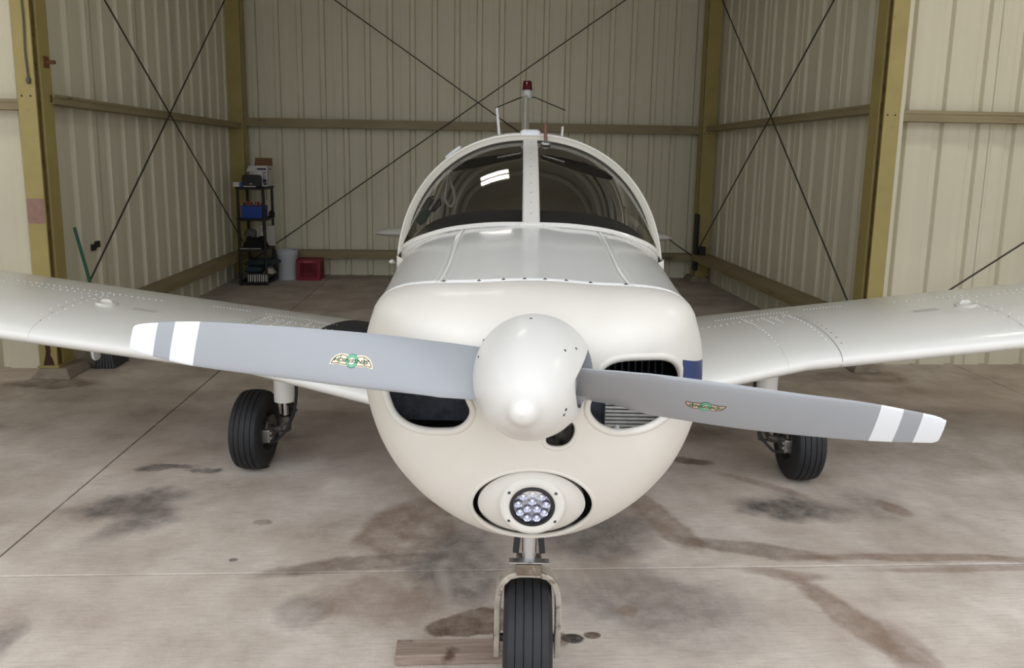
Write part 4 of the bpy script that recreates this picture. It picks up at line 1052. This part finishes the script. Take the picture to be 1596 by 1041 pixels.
o = MB(); o.loft([rect(.0, 0, .06, .1, 0), rect(.0, 0, .06, .1, .05), rect(.015, .02, .045, .08, .085)]); o = o.build('rag_bundle', mat('dark_cloth', (30, 28, 28), .9)); bevel(o, .02, 3); o.location = at(.322, .30, 2); tag(o, 'dark crumpled bundle beside the blue bin', 'rag')
# third tier
o = MB(); o.prism([(0, 0, 0), (.12, 0, 0), (.112, 0, .27), (.012, 0, .275)], (0, .05, 0)); o = o.build('foam_block', mat('white_foam', (196, 192, 182), .9)); bevel(o, .012, 3); o.location = at(.262, .355, 1); tag(o, 'white upright foam pad on the third tier', 'pad')
o = MB()
pts = []
rg = random.Random(5)
for i in range(9):
    row = []
    for j in range(17):
        e = min(1, min(i, 8-i)/2)*min(1, min(j, 16-j)/2.5); row.append((j/16*.30, i/8*.26, .002+e*(.10+.05*rg.random())))
    pts.append(row)
o.grid(pts); o.add([(0, 0, 0), (.3, 0, 0), (.3, .26, 0), (0, .26, 0)], [(0, 3, 2, 1)]); o = o.build('duffel_bag', mat('black_cloth', (14, 13, 13), .95), None, True); o.location = at(.03, .04, 1); tag(o, 'black lumpy cloth bag on the third tier', 'bag')
for k, (dx, dy, hh) in enumerate(((.165, .335, .245), (.215, .34, .27))):
    bt = empty('spray_bottle' if k == 0 else 'tube_bottle', at(dx, dy, 1))
    tag(bt, 'small white bottle standing behind the black cloth bag' if k == 0 else 'tall white bottle leaning toward the foam pad', 'bottle')
    m = MB(); m.lathe([(.001, 0), (.02, 0), (.02, hh*.6), (.008, hh*.8), (.008, hh-.02)], (0, 0, 0), 'z', 12); m.build('body', cw, bt, True, 50)
    m = MB(); m.lathe([(.011, hh-.022), (.011, hh), (.001, hh+.001)], (0, 0, 0), 'z', 12); m.build('cap', M['prop_white'], bt, True, 50)
o = MB(); o.lathe([(.075, 0), (.075, .05), (.06, .075), (.03, .09), (.001, .092)], (0, 0, 0), 'z', 20, caps=True); o = o.build('grey_helmet', mat('grey_cloth', (84, 84, 80), .9), None, True, 60); o.name = 'cloth_bundle'; o.location = at(.12, .18, 1); o.location.z += .152; tag(o, 'grey rounded cloth bundle on the black bag', 'cloth')
for dx in (.03, .165):
    o = MB(); o.box((0, 0, 0), (.12, .05, .006)); o = o.build('paper_strip', cw); o.location = at(dx, -.012, 1); tag(o, 'white paper strip along the edge of the third tier', 'paper', 'paper strips on the third tier')
# bottom tier: cushions and cloths
teal = mat('teal_cushion', (52, 70, 76), .9); teal2 = mat('dark_teal_cushion', (44, 58, 62), .9)
def cushion(nm, dx, dy, dz, w0, d0, h0, mt, lab, tilt=0, rz=0):
    b2 = MB(); n = 12; rws = []
    for i in range(n+1):
        rws.append([])
        for j in range(n+1):
            e = (1-abs(2*i/n-1)**4)*(1-abs(2*j/n-1)**4); rws[-1].append((w0*j/n, d0*i/n, h0*.5+h0*.5*e**.5))
    low = [[(x, y, h0-z) for x, y, z in rw] for rw in rws]
    b2.grid(rws); b2.grid(low); o = b2.build(nm, mt, None, True); o.location = at(dx, dy, 0); o.location.z += dz; o.rotation_euler = (0, math.radians(tilt), math.radians(rz)); tag(o, lab, 'cushion'); return o
cushion('seat_cushion', .045, .05, .0, .30, .36, .09, mat('grey_cushion', (92, 92, 92), .9), 'grey flat cushion at the bottom of the black shelf')
cushion('seat_cushion', .045, .05, .0915, .23, .36, .085, teal, 'teal cushion in the middle of the cushion pile')
cushion('seat_cushion', .045, .05, .178, .40, .36, .085, teal2, 'dark teal cushion topping the pile and jutting past the shelf', 0)
def striped():
    t = NT('striped_cloth'); v = t.coord(); sx = t.n('ShaderNodeSeparateXYZ', {0: v}).outputs[0]
    k = t.math('GREATER_THAN', t.math('SINE', t.math('MULTIPLY', sx, 230.)), .0); t.set('Base Color', t.mix(k, (.02, .02, .02), (.55, .54, .5))); t.set('Roughness', .9); return t.m
o = MB(); rws = []
for i in range(6):
    rws.append([(.018*0+.25*j/20, -.012-.006*math.sin(j*1.3)-.012*i/5, .09*(1-i/5)-.003*math.sin(j)) for j in range(21)])
o.grid(rws); o = o.build('striped_towel', striped(), None, True); solidify(o, .006, 0); o.location = at(.12, -.005, 0); tag(o, 'black and white striped towel hanging off the bottom tier', 'towel')
o = MB(); rg = random.Random(9); rws = []
for i in range(9):
    rws.append([(.14*j/10, .16*i/8, .01+.075*math.sin(PI*j/10)**.6*math.sin(PI*i/8)**.6*(.75+.5*rg.random())) for j in range(11)])
o.grid(rws); o = o.build('crumpled_rag', mat('cream_cloth', (188, 178, 164), .95), None, True); o.location = at(.285, .06, 0); o.location.z += .082; solidify(o, .006); tag(o, 'crumpled cream rag beside the cushions on the bottom tier', 'rag')
# hanging tag chain under the top tier
o = MB(); o.tube([(0, 0, 0), (.004, 0, -.06), (.0, 0, -.13)], .005, 6); o.dome((0, 0, -.13), (0, 0, -1), .009, .02); o = o.build('key_chain', mat('brass', (120, 96, 52), .4, metal=.6)); o.location = (SX+.27, SY+.44, TZs[3]-.036); tag(o, 'short brass chain hanging under the top tier', 'chain')
# --- bucket
bk = empty('bucket', (-2.49, 10.47, 0)); tag(bk, 'white plastic bucket between the shelf and the red crate', 'bucket')
wp = mat('white_plastic', (196, 200, 206), .45, var=.05)
m = MB(); m.lathe([(.001, 0), (.131, 0), (.134, .006), (.139, .33), (.142, .335), (.143, .37), (.147, .372), (.147, .395), (.141, .40), (.136, .398), (.134, .33), (.128, .012), (.001, .01)], (0, 0, 0), 'z', 40); m.build('body', wp, bk, True, 40)
m = MB(); m.lathe([(.1475, .345), (.1475, .352), (.143, .352)], (0, 0, 0), 'z', 40); m.build('rim_band', wp, bk, True, 40)
# --- milk crate, lattice sides
cr_ = empty('milk_crate', (-2.335, 10.34, 0)); tag(cr_, 'red plastic milk crate on the floor beside the bucket', 'crate')
rd = mat('red_crate', (138, 20, 44), .45, var=.06)
CW, CD, CH = .30, .30, .28
def side(mb, P, U, V):                                       # P origin, U along, V up: frame + diagonal lattice + hand hole
    P, U, V = Vector(P), Vector(U), Vector(V); N_ = U.cross(V).normalized()*.006
    def q(u0, v0, u1, v1): mb.prism([P+U*u0+V*v0, P+U*u1+V*v0, P+U*u1+V*v1, P+U*u0+V*v1], N_)
    q(0, 0, 1, .16); q(0, .84, 1, 1); q(0, .16, .12, .84); q(.88, .16, 1, .84)
    q(.30, .16, .36, .34); q(.64, .16, .70, .34); q(.36, .30, .64, .36)
    for k in range(-7, 15):
        for sgn in (1, -1):
            pts = []
            for v_ in (.16, .84):
                u_ = k*.095+(v_-.16)*(.9 if sgn > 0 else -.9)+(.0 if sgn > 0 else .3); pts.append((u_, v_))
            (u0, v0), (u1, v1) = pts
            lo, hi = .12, .88
            if u1 == u0: continue
            t0, t1 = 0., 1.
            for bnd, sg_ in ((lo, 1), (hi, -1)):
                ta_ = (bnd-u0)/(u1-u0)
                if (u1-u0)*sg_ > 0: t0 = max(t0, ta_)
                else: t1 = min(t1, ta_)
            if t1-t0 < .03: continue
            a = P+U*lerp(u0, u1, t0)+V*lerp(v0, v1, t0); c = P+U*lerp(u0, u1, t1)+V*lerp(v0, v1, t1)
            mid = a.lerp(c, .5)
            d = (c-a).normalized(); w2 = d.cross(N_).normalized()*.005
            mb.prism([a+w2, c+w2, c-w2, a-w2], N_*.8)
for P, U, V in (((0, 0, 0), (CW, 0, 0), (0, 0, CH)), ((CW, 0, 0), (0, CD, 0), (0, 0, CH)), ((CW, CD, 0), (-CW, 0, 0), (0, 0, CH)), ((0, CD, 0), (0, -CD, 0), (0, 0, CH))):
    m = MB(); side(m, P, U, V); m.build('side', rd, cr_)
m = MB(); m.box((0, 0, 0), (CW, CD, .008)); m.box((.0, .0, CH-.012), (CW, CD, CH-.006)); m.build('base', rd, cr_)
m = MB(); m.box((.085, -.0075, CH-.032), (.215, -.006, CH-.016)); m.build('mold_mark', mat('pale_red', (190, 96, 104), .6), cr_)
# --- clip-on tablet and cables on the glareshield (airplane's left in the picture)
gp = empty('tablet_mount', tuple(AO), -AY); tag(gp, 'small glass tablet on a mount inside the windshield corner', 'device')
scr = mat('green_glass', (70, 92, 84), .15)
m = MB(); m.prism([onSL(x, y, 1.60) for x, y in ((647, 344), (655, 328), (663, 326), (673, 329), (664, 346), (655, 352))], (0, .008, 0)); m.build('screen', scr, gp)
m = MB(); m.prism([onSL(x, y, 1.62) for x, y in ((657, 325), (669, 308), (677, 311), (666, 329))], (0, .01, 0)); m.prism([onSL(x, y, 1.63) for x, y in ((670, 328), (681, 311), (687, 313), (685, 320), (675, 331))], (0, .006, 0)); m.build('clip', mat('grey_clip', (96, 98, 98), .4), gp)
for pp in (((656, 326), (667, 309), (676, 306)), ((672, 329), (686, 309), (687, 318), (676, 330)), ((644, 347), (640, 353), (636, 360))):
    m = MB(); m.tube([onSL(x, y, 1.595) for x, y in pp], .004, 6); m.build('cable', M['black'], gp, True)
